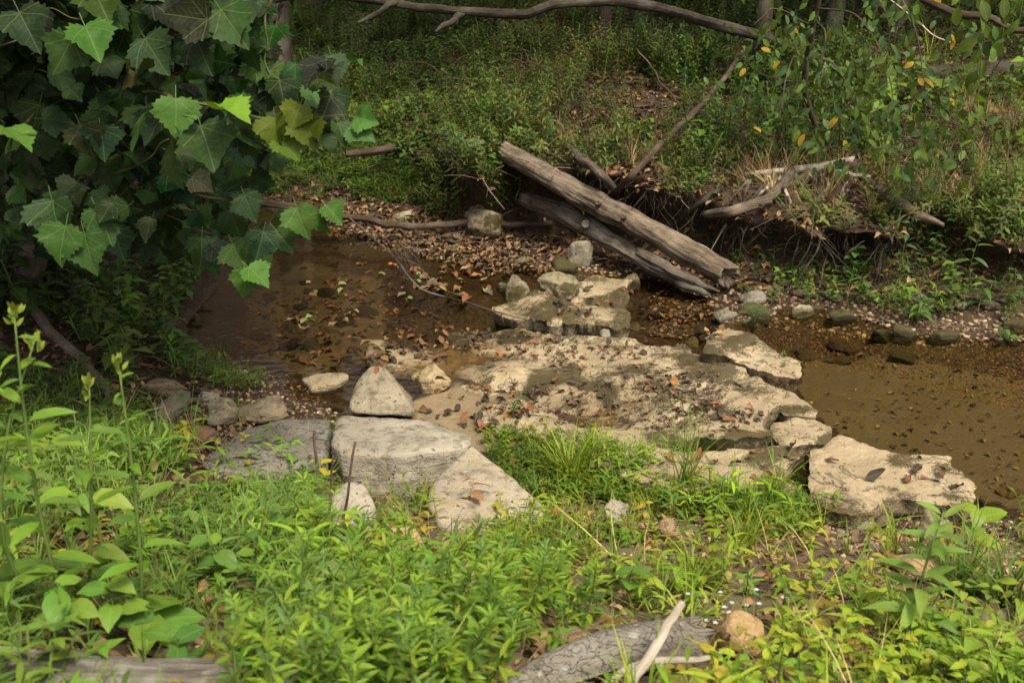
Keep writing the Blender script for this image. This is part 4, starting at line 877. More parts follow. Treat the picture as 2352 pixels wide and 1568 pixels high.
# twigs scattered over the far slope
TW = [((1560, 300), (1620, 330)), ((1640, 340), (1720, 365)), ((1460, 260), (1530, 245)), ((1750, 250), (1790, 210)), ((1610, 420), (1690, 405)), ((1720, 540), (1790, 520)), ((2250, 110), (2350, 130)), ((2180, 70), (2250, 95)),
      ((1590, 560), (1650, 545)), ((1240, 270), (1300, 250)), ((2240, 250), (2330, 215)), ((2060, 620), (2130, 640)), ((2200, 660), (2300, 672)), ((1800, 640), (1870, 625)), ((420, 880), (300, 830)), ((150, 700), (250, 735)), ((60, 640), (160, 700))]
for k, ((u0, v0), (u1, v1)) in enumerate(TW):
    a, b2 = Gp(u0, v0, .06), Gp(u1, v1, .03); r0 = random.uniform(.008, .018)
    wood('fallen_twig', [a, (a + b2) / 2 + [0, 0, random.uniform(0, .08)], b2], [r0, r0 * .9, r0 * .4], random.choice([M_branch, M_dark, M_log2]), None, 'thin dead twig lying on the shaded bank', 'twig', 'dead twigs strewn over the banks', n=16, sides=6, wob=.015)
# ---------------------------------------------------------------- leaf and plant shapes
def leaf_arr(L=1.0, W=0.3, n=3, bend=0.25, fold=0.15, peak=0.42, stalk=0.0, tip=1.0, wave=0.0, twist=0.0, heart=0.0):
    """a leaf along +Y, face up +Z; returns V, F (tris), uv"""
    ts = np.linspace(0, 1, n + 1); V = []; uv = []
    for t in ts:
        w = W / 2 * (math.sin(math.pi * t ** (math.log(0.5) / math.log(peak))) ** (0.85 if tip >= 1 else 0.6)) if 0 < t < 1 else 0.0
        if heart and t == 0: w = W / 2 * 0.45
        z = -bend * L * t * t; tw = twist * t
        for s in (-1, 0, 1):
            x = s * w; zz = z + abs(s) * fold * w * 2 + wave * W * math.sin(t * 11 + s) * abs(s)
            yb = -heart * W * 0.22 * abs(s) if (heart and t == 0) else 0
            V.append((x * math.cos(tw) , stalk + L * t * (1 - 0.12 * bend) + yb, zz + x * math.sin(tw))); uv.append((0.5 + 0.5 * s * (w / (W / 2)), t))
    F = []
    for i in range(n):
        a = 3 * i
        for s in (0, 1):
            p, q, r, t_ = a + s, a + s + 1, a + 3 + s, a + 4 + s
            if i == 0 and not heart: F.append((p, t_, r))
            elif i == n - 1: F.append((p, q, r))
            else: F += [(p, q, t_), (p, t_, r)]
    if stalk:
        o = len(V); V += [(-.012 * L, 0, 0), (.012 * L, 0, 0), (0, stalk + .02 * L, 0)]; uv += [(.5, 0)] * 3; F.append((o, o + 1, o + 2))
    return np.array(V), np.array(F), np.array(uv)
def place(arr, d, nrm, pos, s=1.0):
    V, F, uv = arr; M = frame(np.array([d], float), np.array([nrm], float))[0]
    return (V * s) @ M.T + np.array(pos), F, uv
def blade_arr(L, W, lean, curl, n=4, yaw=0.0):
    """a grass blade rising from the origin and arching over"""
    V, uv, F = [], [], []; y = z = 0.0; ang = lean
    for i in range(n + 1):
        t = i / n; w = W / 2 * (1 - t ** 2.2) if i < n else 0.0
        for s in (-1, 1): V.append((s * w, y, z)); uv.append((0.5 + s * 0.4, t))
        y += L / n * math.sin(ang); z += L / n * math.cos(ang); ang += curl / n
    for i in range(n): a = 2 * i; F += [(a, a + 1, a + 3), (a, a + 3, a + 2)]
    V = np.array(V); c, s = math.cos(yaw), math.sin(yaw)
    return np.c_[V[:, 0] * c - V[:, 1] * s, V[:, 0] * s + V[:, 1] * c, V[:, 2]], np.array(F), np.array(uv)
def stalk_tri(P, w):
    """a thin two-sided strip for a stem inside a mass of plants"""
    V, F, uv = [], [], []
    for p in P: V += [(p[0] - w, p[1], p[2]), (p[0] + w, p[1], p[2])]; uv += [(.45, .5), (.55, .5)]
    for i in range(len(P) - 1): a = 2 * i; F += [(a, a + 1, a + 3), (a, a + 3, a + 2)]
    return np.array(V, float), np.array(F), np.array(uv, float)
def herb(rs, h, nl, L, W, droopy=0.3, opp=True, up=0.3, bend=0.25, n=2, heart=0.0):
    """a small leafy stem"""
    lean = np.array([rs.uniform(-.3, .3), rs.uniform(-.3, .3), 1.0]); parts = [stalk_tri([np.zeros(3), lean * h * .5, lean * h], h * .008 + .0012)]
    a = rs.uniform(0, 6.28)
    for k in range(nl):
        t = 0.25 + 0.75 * (k / max(nl - 1, 1)); a += 2.4 if not opp else (math.pi if k % 2 else 1.57 + rs.uniform(-.3, .3))
        d = np.array([math.cos(a), math.sin(a), up + rs.uniform(-droopy, droopy)]); s = (1.15 - 0.55 * abs(t - .6)) * rs.uniform(.75, 1.15)
        parts.append(place(leaf_arr(L, W, n, bend, .12, heart=heart), d, (0, 0, 1), lean * h * t, s))
    return join(parts)
def tuft(rs, nb, L, W, spread=0.5, curl=1.2, n=3):
    return join([blade_arr(L * rs.uniform(.6, 1.1), W, rs.uniform(.05, spread), curl * rs.uniform(.3, 1.2), n, rs.uniform(0, 6.28)) for _ in range(nb)])
RS = [random.Random(100 + i) for i in range(40)]
T_stilt = [herb(RS[i], .16, 8, .075, .013, .35, False, .25, .25) for i in range(5)]
T_herb = [herb(RS[i], .13, 7, .055, .026, .3, True, .15, .2) for i in range(5)]
T_fine = [herb(RS[i], .36, 24, .06, .018, .4, False, .10, .25) for i in range(5)]
T_broad = [herb(RS[i], .22, 9, .10, .055, .35, True, .1, .3) for i in range(5)]
T_grass = [tuft(RS[i], 11, .20, .006) for i in range(5)]
T_tall = [tuft(RS[i], 13, .42, .007, .45, 1.0) for i in range(4)]
T_mat = [herb(RS[i], .06, 6, .045, .02, .3, True, .1, .2) for i in range(5)]
N_stilt = [herb(RS[i + 5], .16, 8, .075, .014, .35, False, .25, .3, 4) for i in range(6)]
N_herb = [herb(RS[i + 5], .12, 7, .05, .022, .3, True, .15, .25, 4) for i in range(4)]
N_broad = [herb(RS[i + 12], .15, 6, .07, .034, .35, True, .1, .35, 5) for i in range(3)]
N_mat = [herb(RS[i + 5], .06, 6, .042, .019, .3, True, .1, .25, 4) for i in range(4)]
N_grass = [tuft(RS[i + 5], 11, .22, .006, .6, 1.3, 5) for i in range(5)]
def mass(name, label, P, T, cols, s0, s1, mat=None, tilt=.35, jit=.25, parent=None):
    n = len(P); lf = np.clip(fbm(P[:, 0] * 1.6, P[:, 1] * 1.6, 0, 130 + n % 50, 3), -.9, .9); yaw = RNG.uniform(0, 6.28, n); R3 = rot_zt(yaw, RNG.uniform(0, tilt, n), RNG.uniform(0, 6.28, n))
    C = np.array(cols)[RNG.integers(0, len(cols), n)] * (1 + .35 * lf)[:, None] * RNG.uniform(1 - jit, 1 + jit, (n, 1)) * RNG.uniform(.92, 1.08, (n, 3))
    o = scatter(name, T, RNG.integers(0, len(T), n), P, R3, RNG.uniform(s0, s1, n) * (1 + .35 * lf), C, mat or M_leaf_t, parent)
    if label: props(o, label, kind='stuff')
    return o
def on_land(x, y):
    a = land(x, y); return np.stack([a[0], a[1], a[2]], -1), a[3], a[4]

# ---------------------------------------------------------------- undergrowth of the far bank and the left bank (masses nobody could count)
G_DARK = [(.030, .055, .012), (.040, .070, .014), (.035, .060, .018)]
G_MID = [(.060, .105, .018), (.080, .125, .020), (.10, .135, .024), (.055, .095, .028)]
G_OLIVE = [(.085, .095, .025), (.10, .105, .03), (.07, .08, .022), (.12, .10, .04)]
G_YEL = [(.16, .245, .018), (.21, .28, .022), (.125, .205, .02), (.26, .30, .03)]
G_FRESH = [(.105, .19, .02), (.14, .225, .024), (.08, .15, .024)]
n = 90000
x = RNG.uniform(-7.5, 8.5, n); y = RNG.uniform(9.3, 24, n)
P, sd, far = on_land(x, y); u, v = proj(P[:, 0], P[:, 1], P[:, 2])
d0, bs, hc, wdt, ov = far_par(x)
onbank = far & (sd > d0 * 0.9 + wdt * .6) & (u > -200) & (u < 2560) & (v > -260)
clump = fbm(x * 1.1, y * 1.1, 0, 60, 3)
ZL = [(420, -300), (1180, -300), (1150, 120), (1120, 330), (560, 340), (400, 250)]
ZM = [(1150, -300), (1560, -300), (1480, 120), (1450, 330), (1120, 330), (1150, 120)]
ZR = [(1450, -200), (1980, -200), (1990, 380), (1700, 400), (1300, 380), (1450, 300)]
ZG = [(1880, -300), (2600, -300), (2600, 560), (2150, 520), (1960, 380), (1950, 60)]
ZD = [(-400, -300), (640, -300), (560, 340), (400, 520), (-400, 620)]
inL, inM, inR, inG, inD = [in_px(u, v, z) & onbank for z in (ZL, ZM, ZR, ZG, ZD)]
pr = RNG.random(n)
trunk_gap = in_px(u, v, [(1740, 90), (1640, 260), (1560, 370), (1440, 470), (1400, 440), (1490, 330), (1610, 200), (1700, 90)])
gapR = (inR | inM) & trunk_gap; inR &= ~trunk_gap; inM &= ~trunk_gap
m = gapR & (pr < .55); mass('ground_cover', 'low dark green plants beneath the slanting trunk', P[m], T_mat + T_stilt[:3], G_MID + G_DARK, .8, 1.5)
m = inL & (pr < .22 * (1 + clump)) ; mass('undergrowth', 'dense green weeds covering the far bank left of the dark limb', P[m], T_fine + T_herb, G_MID + G_OLIVE[:2] + [(.10, .16, .02)], .7, 1.3)
m = inL & (pr > .80) ; mass('undergrowth', 'broad-leaved green weeds on the far bank', P[m], T_broad, G_FRESH + G_MID, .6, 1.1)
m = inM & (pr < .34 * (1 + .8 * clump)); mass('undergrowth', 'fine-leaved olive weeds on the middle of the far bank', P[m], T_fine, G_OLIVE + G_MID[:2], .7, 1.25)
m = inM & (pr > .86); mass('undergrowth', 'grassy tufts on the middle of the far bank', P[m], T_stilt + T_herb, G_OLIVE + G_MID, .8, 1.4)
m = inR & (pr < .50 * (1 + 1.1 * clump)); mass('undergrowth', 'tangled green seedlings on the brown leafy slope behind the logs', P[m], T_herb + T_fine + T_stilt, G_MID + G_DARK + G_OLIVE[:1], .8, 1.5)
m = (inR | inM | inG) & (pr > .95) & (clump > -.3); mass('undergrowth', 'broad-leaved shrubs crowding the far slope', P[m], T_broad, G_MID + G_FRESH[:1], .7, 1.6, tilt=.7)
m = inG & (pr < .16 * (1 + clump)); mass('undergrowth', 'light green grass and weeds on the right slope', P[m], T_fine + T_stilt + T_herb, [(.10, .15, .02), (.13, .17, .025)] + G_MID, .7, 1.2)
m = inG & (pr > .99); mass('undergrowth', 'taller grass tufts on the right slope', P[m], T_tall, G_YEL, .6, 1.1)
STRAW = [(.42, .32, .15), (.34, .25, .12), (.28, .19, .09)]
q = px_sample([(2130, 270), (2352, 240), (2400, 480), (2200, 520), (2100, 440)], 230); S = surfpx_many(q[:, 0], q[:, 1], True)
mass('dry_grass', 'straw-coloured dry grass on the right bank lip', S, T_tall, [(.30, .22, .10), (.22, .16, .075), (.16, .11, .05)], .35, .75, M_dead_t, tilt=1.1)
q = px_sample([(1190, 320), (1700, 330), (2352, 480), (2352, 520), (1900, 500), (1650, 420), (1200, 350)], 260); S = surfpx_many(q[:, 0], q[:, 1], True)
mass('dry_grass', 'dead brown grass hanging over the undercut lip', S, T_tall, STRAW + [(.16, .11, .06)] * 3, .5, .95, M_dead_t, tilt=1.3)
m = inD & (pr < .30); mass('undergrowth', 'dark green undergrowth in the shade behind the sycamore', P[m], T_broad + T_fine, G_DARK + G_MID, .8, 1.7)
# plants hanging over the lip of the undercut bank
x = RNG.uniform(-.9, 6.2, 5200); d0, bs, hc, wdt, ov = far_par(x); fy = np.interp(x, [p[0] for p in FARP], [p[1] for p in FARP]); y = fy + d0 + wdt + RNG.uniform(.0, .9, len(x))
P, sd, far = on_land(x, y); uu, vv = proj(P[:, 0], P[:, 1], P[:, 2]); m = far & ~in_px(uu, vv, [(1690, 350), (2000, 350), (2010, 500), (1700, 520)]) & ~in_px(uu, vv, [(1570, 300), (1560, 420), (1430, 500), (1380, 430), (1480, 320)]) & (RNG.random(len(x)) < sstep(-.5, .6, fbm(x * 2, y * 2, 0, 99, 3) + .1))
mass('undergrowth', 'small leafy plants crowding the lip of the undercut bank', P[m], T_herb + T_stilt + T_fine[:2], G_MID + G_OLIVE, .7, 1.3, tilt=.9)
# low green mat on the gentle far shore
q = px_sample([(540, 350), (700, 320), (1000, 330), (1180, 380), (1230, 450), (1100, 480), (900, 470), (700, 460), (540, 440)], 5200); S = surfpx_many(q[:, 0], q[:, 1], True)
mm = RNG.random(len(S)) < sstep(-.55, .35, fbm(S[:, 0] * 2, S[:, 1] * 2, 0, 71, 3) + .15 + (450 - q[:, 1]) / 200)
mass('ground_cover', 'low bright green plants matting the far shore', S[mm], T_mat + T_stilt[:2], G_FRESH + G_MID, .8, 1.5)
q = px_sample([(560, 330), (1000, 300), (1160, 330), (1180, 400), (900, 380), (560, 380)], 500); S = surfpx_many(q[:, 0], q[:, 1], True)
mass('undergrowth', 'leafy weeds at the foot of the far bank', S, T_broad + T_herb, G_MID, .7, 1.2)
# left bank under the sycamore
x = RNG.uniform(-7, -1.4, 9000); y = RNG.uniform(5.6, 13, 9000); P, sd, far = on_land(x, y); uu, vv = proj(P[:, 0], P[:, 1], P[:, 2]); m = (~far) & (sd > .12) & ~in_px(uu, vv, [(290, 845), (520, 850), (800, 930), (780, 1100), (420, 1110), (290, 1000)]) & ~in_px(uu, vv, [(-20, 720), (120, 730), (300, 900), (300, 1000), (200, 980), (0, 800)]) & (RNG.random(9000) < sstep(-.5, .5, fbm(x * 1.4, y * 1.4, 0, 80, 3) + .15))
mass('undergrowth', 'dark green undergrowth on the left bank below the sycamore', P[m], T_herb + T_stilt + T_broad[:2], G_MID + G_FRESH[:1], .7, 1.4)
x = RNG.uniform(-9, -3.6, 1500); y = RNG.uniform(8, 15, 1500); P, sd, far = on_land(x, y); m = (~far) & (sd > .1)
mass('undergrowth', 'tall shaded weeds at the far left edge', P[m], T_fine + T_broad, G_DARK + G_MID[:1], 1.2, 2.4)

# near bank: stilt grass and ground plants
n = 34000; x = RNG.uniform(-3.4, 3.4, n); y = RNG.uniform(1.7, 7.2, n); P, sd, far = on_land(x, y); u, v = proj(P[:, 0], P[:, 1], P[:, 2])
ok = (~far) & (sd > .10) & (u > -150) & (u < 2500) & (v < 1850)
cl = fbm(x * 1.9, y * 1.9, 0, 90, 3)
bare = in_px(u, v, [(1900, 1180), (2330, 1190), (2400, 1500), (2180, 1540), (2080, 1400), (1880, 1310), (1860, 1200)]) * .95 + in_px(u, v, [(1630, 1450), (1780, 1440), (1790, 1580), (1640, 1590)]) * .9 + in_px(u, v, [(1430, 1150), (1660, 1150), (1640, 1270), (1460, 1280)]) * .65 \
     + in_px(u, v, [(300, 860), (760, 930), (760, 1010), (640, 1060), (460, 1080), (330, 1010)]) * .97 + in_px(u, v, [(420, 1000), (760, 1000), (740, 1130), (560, 1150), (430, 1140)]) * .85 + in_px(u, v, [(1180, 1480), (1640, 1450), (1680, 1620), (1150, 1640)]) * .85 + in_px(u, v, [(740, 1080), (1000, 1080), (1260, 1180), (1100, 1260), (860, 1320), (720, 1280)]) * .86 + in_px(u, v, [(250, 1420), (640, 1380), (640, 1568), (0, 1640), (-100, 1500)]) * .40
edge = sstep(.1, .5, sd)
dens = np.clip(.30 + .42 * cl, .05, .8) * (1 - np.clip(bare, 0, .98)) * (.35 + .65 * edge)
ok &= RNG.random(n) < dens
left = u < 760
C_l = G_FRESH + [(.095, .15, .035), (.13, .19, .04)]
m = ok & left; mass('grass', 'green stilt grass covering the left near bank', P[m], N_stilt + N_grass + N_broad[:1] + N_herb[:2], C_l, .5, 1.2)
m = ok & ~left; mass('grass', 'yellow-green stilt grass covering the right near bank', P[m], N_stilt + N_grass + N_mat + N_broad[1:2] + N_herb[:2], G_YEL * 2 + G_FRESH, .5, 1.2)
q = px_sample([(1100, 1010), (1260, 1005), (1420, 1050), (1440, 1150), (1260, 1170), (1130, 1100)], 340); S = surfpx_many(q[:, 0], q[:, 1], True)
mass('grass', 'bright small-leaved plants around the sedge clump', S, N_stilt + N_herb + N_grass, G_YEL + G_FRESH, .6, 1.15)
q = px_sample([(1380, 1060), (1700, 1100), (1900, 1160), (1900, 1230), (1420, 1180)], 380); S = surfpx_many(q[:, 0], q[:, 1], True)
mass('grass', 'thin grass fringing the tan bedrock slab', S, N_stilt + N_grass, G_YEL + G_FRESH, .7, 1.3)
q = px_sample([(1650, 600), (2352, 560), (2400, 740), (2000, 730), (1700, 690)], 230); S = surfpx_many(q[:, 0], q[:, 1], True)
mass('seedlings', 'small green seedlings at the foot of the right bank', S, T_stilt + T_herb, G_MID + G_FRESH, .7, 1.3)
q = px_sample([(480, 840), (560, 860), (620, 900), (500, 900), (380, 870)], 70); S = surfpx_many(q[:, 0], q[:, 1], True)
mass('seedlings', 'green seedlings above the left rocks', S, T_stilt, G_FRESH, .8, 1.3)

x = RNG.uniform(-2.6, 2.6, 900); y = RNG.uniform(2.2, 6, 900); P, sd, far = on_land(x, y); m = (~far) & (sd > .15) & (RNG.random(900) < .4)
mass('dry_grass', 'dry straw stalks mixed into the near bank plants', P[m], [tuft(RS[i], 3, .30, .004, .8, .9, 4) for i in range(5)], [(.34, .25, .12), (.24, .16, .08), (.30, .27, .08)], .6, 1.2, M_dead_t, tilt=.9)
m = (~far) & (sd > .2) & (RNG.random(900) < .22); mass('grass', 'yellowing leaves among the near bank plants', P[m], N_broad + N_herb, [(.32, .27, .03), (.26, .20, .03), (.22, .12, .04)], .6, 1.1)
# ---------------------------------------------------------------- plants one can pick out, leaf by leaf
def leaf_set(tag, variants):
    out = []
    for i, kw in enumerate(variants):
        me = mesh('leaf', *leaf_arr(**kw)); me.materials.append(M_leaf_o); out.append(me)
    return out
L_lance = leaf_set('lance', [dict(L=1, W=.29, n=5, bend=b_, fold=.2, peak=.45, stalk=.05, wave=.03, twist=t_) for b_, t_ in ((.15, .2), (.35, -.3), (.55, .1), (.25, .5))])
L_ovate = leaf_set('ovate', [dict(L=1, W=.50, n=5, bend=b_, fold=.14, peak=.40, stalk=.12, wave=.04, twist=t_) for b_, t_ in ((.15, .1), (.35, -.2), (.5, .2))])
L_heart = leaf_set('heart', [dict(L=1, W=.80, n=5, bend=b_, fold=.10, peak=.36, stalk=.15, wave=.04, heart=1.0) for b_ in (.15, .35, .5)])
L_ellip = leaf_set('elliptic', [dict(L=1, W=.52, n=5, bend=b_, fold=.12, peak=.5, stalk=.08, tip=.5) for b_ in (.1, .25, .4)])
def tri_mesh(seed):
    r = random.Random(seed); ps = []
    for a, s in ((0, 1.1), (1.0, .9), (-1.0, .9)):
        ps.append(place(leaf_arr(1, .24, 4, r.uniform(.05, .3), .2, .5, .05, .6), (math.sin(a), math.cos(a), r.uniform(.0, .5)), (0, 0, 1), (0, .08, 0), s))
    me = mesh('leaf', *join(ps)); me.materials.append(M_leaf_o); return me
L_tri = [tri_mesh(i) for i in range(5)]
def put_leaf(t, me, pos, d, nrm, s, col, name='leaf'):
    o = link(name, me, t, col); M = frame(np.array([d], float), np.array([nrm], float))[0]
    mw = Matrix([list(M[0] * s) + [pos[0]], list(M[1] * s) + [pos[1]], list(M[2] * s) + [pos[2]], [0, 0, 0, 1]]); o.matrix_basis = mw
    return o
def jc(c, j=.18): k = random.uniform(1 - j, 1 + j); return tuple(q * k * random.uniform(.93, 1.07) for q in c)
def weed(name, label, base, top, r, leaves, nl, L, cols, cat='weed', group=None, t0=.25, up=.35, stemcol=(.12, .17, .04), side=1.0, flip=.3, taper=.55, spiral=2.4, bow=.06):
    """an upright leafy weed: base and top in world space"""
    base = np.array(base); top = np.array(top); t = empty(name, base, label, cat, group); H = top - base
    bw = np.array([random.uniform(-bow, bow), random.uniform(-bow, bow), 0]) * np.linalg.norm(H) * 2
    P = [np.zeros(3), H * .35 + bw, H * .7 + bw * .8, H]
    V, F, uv = tube_arr(P, [r, r * .9, r * .7, r * .35], 12, 6)
    link('stem', mesh('stem', V, F, uv), t, stemcol, M_stem)
    SPn, _ = smooth_path(P, [1] * 4, 40); a = random.uniform(0, 6.28)
    for k in range(nl):
        f = t0 + (1 - t0) * (k + .5) / nl; p = SPn[min(39, int(f * 39))]; a += spiral + random.uniform(-.3, .3)
        d = np.array([math.cos(a) * side, math.sin(a) * side, up + random.uniform(-flip, flip)])
        s = L * (1 - taper * max(0, (f - .55) / .45)) * random.uniform(.7, 1.12)
        put_leaf(t, random.choice(leaves), p, d, (random.uniform(-.2, .2), -.25, 1), s, jc(random.choice(cols)))
    return t
CLOV = [(.12, .215, .018), (.15, .25, .02), (.20, .29, .024), (.09, .165, .03)]
def clover_label(u, v, h):
    size = 'tall' if h > .46 else 'short' if h < .34 else 'medium-high'
    if v > 1568: where = 'rooted below the bottom edge' 
    elif u < 760: where = 'at the left end of the thicket'
    elif u > 1300: where = 'beside the cracked grey log'
    elif v < 1380: where = 'near the short whitish stick'
    elif u < 1020: where = 'in the left half of the bottom thicket'
    else: where = 'in the right half of the bottom thicket'
    return size + ' green bush clover stem ' + where
# bush clover thicket in the bottom middle
q = px_sample([(760, 1420), (900, 1360), (1130, 1330), (1290, 1330), (1400, 1390), (1390, 1470), (1200, 1500), (1100, 1620), (1060, 1760), (620, 1760), (600, 1600)], 84); S = surfpx_many(q[:, 0], q[:, 1], True)
for (pu, pv), b0 in zip(q, S):
    h = random.uniform(.20, .40) if pv > 1440 else random.uniform(.14, .28); tp = b0 + np.array([random.uniform(-.12, .12), random.uniform(-.10, .06), h])
    weed('bush_clover', clover_label(pu, pv, h), b0, tp, .0032, L_tri, random.randint(13, 18), random.uniform(.052, .074), CLOV, 'weed', 'bush clover thicket', t0=.25, up=.45, spiral=2.2, taper=.4)
q = px_sample([(560, 1180), (700, 1250), (900, 1310), (1000, 1300), (1250, 1300), (1200, 1360), (820, 1380), (600, 1340)], 18); S = surfpx_many(q[:, 0], q[:, 1], True)
for b0 in S:
    weed('bush_clover', 'slender green bush clover stem growing among the stones below the long block', b0, b0 + np.array([random.uniform(-.1, .1), random.uniform(-.06, .06), random.uniform(.18, .36)]), .0028, L_tri, random.randint(6, 9), random.uniform(.06, .085), CLOV, 'weed', 'bush clover around the stones', t0=.3, up=.5)
# tall weeds at left, close to the camera
GW = [(.11, .20, .022), (.14, .24, .025), (.09, .17, .03)]
for (bu, bv, by), (tu, tv, ty), nl, L, lb in [((150, 1330, 2.75), (32, 716, 2.7), 17, .145, 'tallest lance-leaved weed rising at the left picture edge'), ((318, 1400, 2.75), (272, 836, 2.72), 15, .13, 'tall budding weed standing second from the left edge'),
        ((180, 1300, 2.9), (205, 880, 2.9), 13, .12, 'budding weed between the two tallest left weeds'), ((-10, 1330, 2.75), (-20, 860, 2.7), 14, .17, 'weed cut off by the left picture edge'), ((120, 1350, 2.8), (80, 780, 2.78), 16, .15, 'lance-leaved weed just right of the tallest left weed')]:
    b0 = Q(bu, bv, by); b0[2] = gz(b0[0], b0[1]); tp = Q(tu, tv, ty)
    t = weed('tall_weed', lb, b0, tp, .006, L_lance, nl, L, GW, 'weed', t0=.18, up=.35, flip=.35, taper=.6, stemcol=(.10, .15, .03))
    H = tp - b0
    ps = []
    for k in range(12): ps.append(place(leaf_arr(.03, .012, 3, .1, .3), (random.uniform(-1, 1), random.uniform(-1, 1), 1.2), (0, -1, .2), H + np.array([random.uniform(-.012, .012), 0, random.uniform(-.04, .01)])))
    link('bud_cluster', mesh('bud_cluster', *join(ps)), t, (.20, .24, .03), M_leaf_o)
# broad horizontal leaves on the left
for (bu, bv, lvs, lb) in [(250, 1330, [(130, 1130, .15, -1), (250, 1138, .15, 1), (150, 1010, .12, 1), (80, 1022, .12, -1)], 'weed with pale broad leaves held flat at left'),
        (235, 1420, [(225, 1285, .10, -1), (250, 1262, .11, 1), (235, 1300, .09, -1)], 'weed with bright crumpled leaves left of the thicket')]:
    b0 = Gp(bu, bv); t = empty('broadleaf_weed', b0, lb, 'weed')
    top = max((Q(a, b2, b0[1] + .02) for a, b2, *_ in lvs), key=lambda p_: p_[2]); V, F, uv = tube_arr([np.zeros(3), (top - b0) * .5 + [.02, 0, 0], top - b0], [.005, .004, .002], 12, 6)
    link('stem', mesh('stem', V, F, uv), t, (.10, .14, .03), M_stem)
    for a, b2, L, sg in lvs:
        p = Q(a, b2, b0[1] + .02) - b0; put_leaf(t, random.choice(L_ovate), p - [sg * L * .5, 0, 0], (sg, random.uniform(-.4, .2), .05), (0, -.35, 1), L, jc((.17, .25, .03)))
# heart-leaved plants, bottom left
for i, (bu, bv, h, nl, L, lb) in enumerate([(505, 1370, .26, 5, .085, 'heart-leaved plant with bright leaves in front of the left grass'), (585, 1345, .22, 4, .07, 'heart-leaved seedling right of the bright heart-leaved plant'), (270, 1470, .22, 6, .12, 'dark glossy broad-leaved plant over the bottom left log'),
        (360, 1490, .16, 5, .13, 'broad-leaved plant with large drooping leaves by the burnt wood'), (205, 1500, .24, 5, .10, 'heart-leaved plant leaning left above the bottom left log'), (660, 1420, .18, 6, .075, 'round-leaved plant at the left end of the clover thicket'),
        (700, 1480, .18, 6, .08, 'round-leaved plant low in front of the clover thicket'), (640, 1300, .25, 4, .07, 'thin plant with small heart leaves left of the white stick'), (420, 1560, .15, 5, .09, 'low heart-leaved plant at the bottom edge'), (1450, 1400, .2, 5, .08, 'heart-leaved plant right of the clover thicket')]):
    b0 = Gp(bu, bv); weed('heart_leaf_plant', lb, b0, b0 + np.array([random.uniform(-.06, .06), -.02, h]), .0035, L_heart, nl, L, [(.10, .20, .03), (.075, .155, .03), (.14, .24, .03)], 'plant', None, t0=.35, up=.15, taper=.2)
# right tall weed, seed stalk, sprouts
b0 = Gp(2078, 1500); weed('tall_weed', 'tall pale green lance-leaved weed standing near the right edge', b0, Q(2168, 1175, b0[1] + .05), .0055, L_lance, 24, .15, [(.13, .22, .035), (.16, .25, .045), (.11, .19, .03)], 'weed', t0=.2, up=.4, flip=.3, taper=.45, bow=.02)
b0 = Gp(2230, 1290); weed('broadleaf_weed', 'weed with large bright yellow-green broad leaves behind the tall right weed', b0, Q(2245, 1165, b0[1]), .004, L_heart, 6, .12, [(.20, .28, .025), (.16, .24, .03)], 'weed', t0=.4, up=.1, taper=.1)
b0 = Gp(2330, 1420); weed('broadleaf_weed', 'yellow-green weed cut by the right picture edge', b0, b0 + [0, 0, .3], .004, L_ovate, 8, .10, [(.22, .28, .025)], 'weed', t0=.3, up=.2)
t = empty('nutsedge', Gp(1925, 1340), 'bent green nutsedge with a spiky seed head in the stony patch', 'sedge'); b0 = np.array(t.location); hd = Q(2000, 1222, b0[1] + .06) - b0
for dx in (0, .03): V, F, uv = tube_arr([np.array([dx, 0, 0]), hd * .5 + [dx + .02, 0, 0], hd], [.005, .0045, .003], 14, 6); link('stalk', mesh('stalk', V, F, uv), t, (.14, .22, .03), M_stem)
for k, (a, L) in enumerate([(0.1, .42), (2.9, .12), (1.2, .15), (-.4, .22), (4.2, .16), (5.2, .14), (2.0, .10)]):
    me = mesh('blade', *blade_arr(L, .008, 1.0, 1.3, 7, a - 1.57)); o = link('blade', me, t, (.18, .25, .03), M_leaf_o); o.location = tuple(hd)
ps = [blade_arr(random.uniform(.03, .055), .004, random.uniform(.1, 1.4), .3, 2, random.uniform(0, 6.28)) for _ in range(40)]
o = link('seed_head', mesh('seed_head', *join(ps)), t, (.30, .30, .05), M_leaf_o); o.location = tuple(hd)
def sprout_label(b):
    u, v = proj(*[np.array([c_]) for c_ in b]); u, v = float(u[0]), float(v[0])
    k = 'rooted below the bottom edge' if v > 1568 else 'beside the ochre boulder' if u < 1800 else 'near the nutsedge foot' if v < 1380 else 'around the foot of the tall right weed' if u > 2030 else 'halfway between the ochre boulder and the tall right weed' if v < 1470 else 'low between the ochre boulder and the tall right weed'
    return 'yellow-green ovate-leaved sprout ' + k
q = px_sample([(1790, 1340), (1900, 1340), (2050, 1430), (2200, 1500), (2300, 1640), (1640, 1640), (1660, 1590), (1800, 1520)], 58); S = surfpx_many(q[:, 0], q[:, 1], True)
for b0 in S: weed('sprout', sprout_label(b0), b0, b0 + np.array([random.uniform(-.05, .05), random.uniform(-.05, .03), random.uniform(.08, .2)]), .0024, L_ovate, random.randint(6, 9), random.uniform(.038, .062), [(.24, .31, .018), (.19, .28, .018), (.15, .24, .02), (.30, .33, .025)], 'sprout', 'yellow-green sprouts at lower right', t0=.35, up=.2, taper=.1)
q = px_sample([(2200, 1380), (2352, 1330), (2400, 1620), (2150, 1620)], 14); S = surfpx_many(q[:, 0], q[:, 1], True)
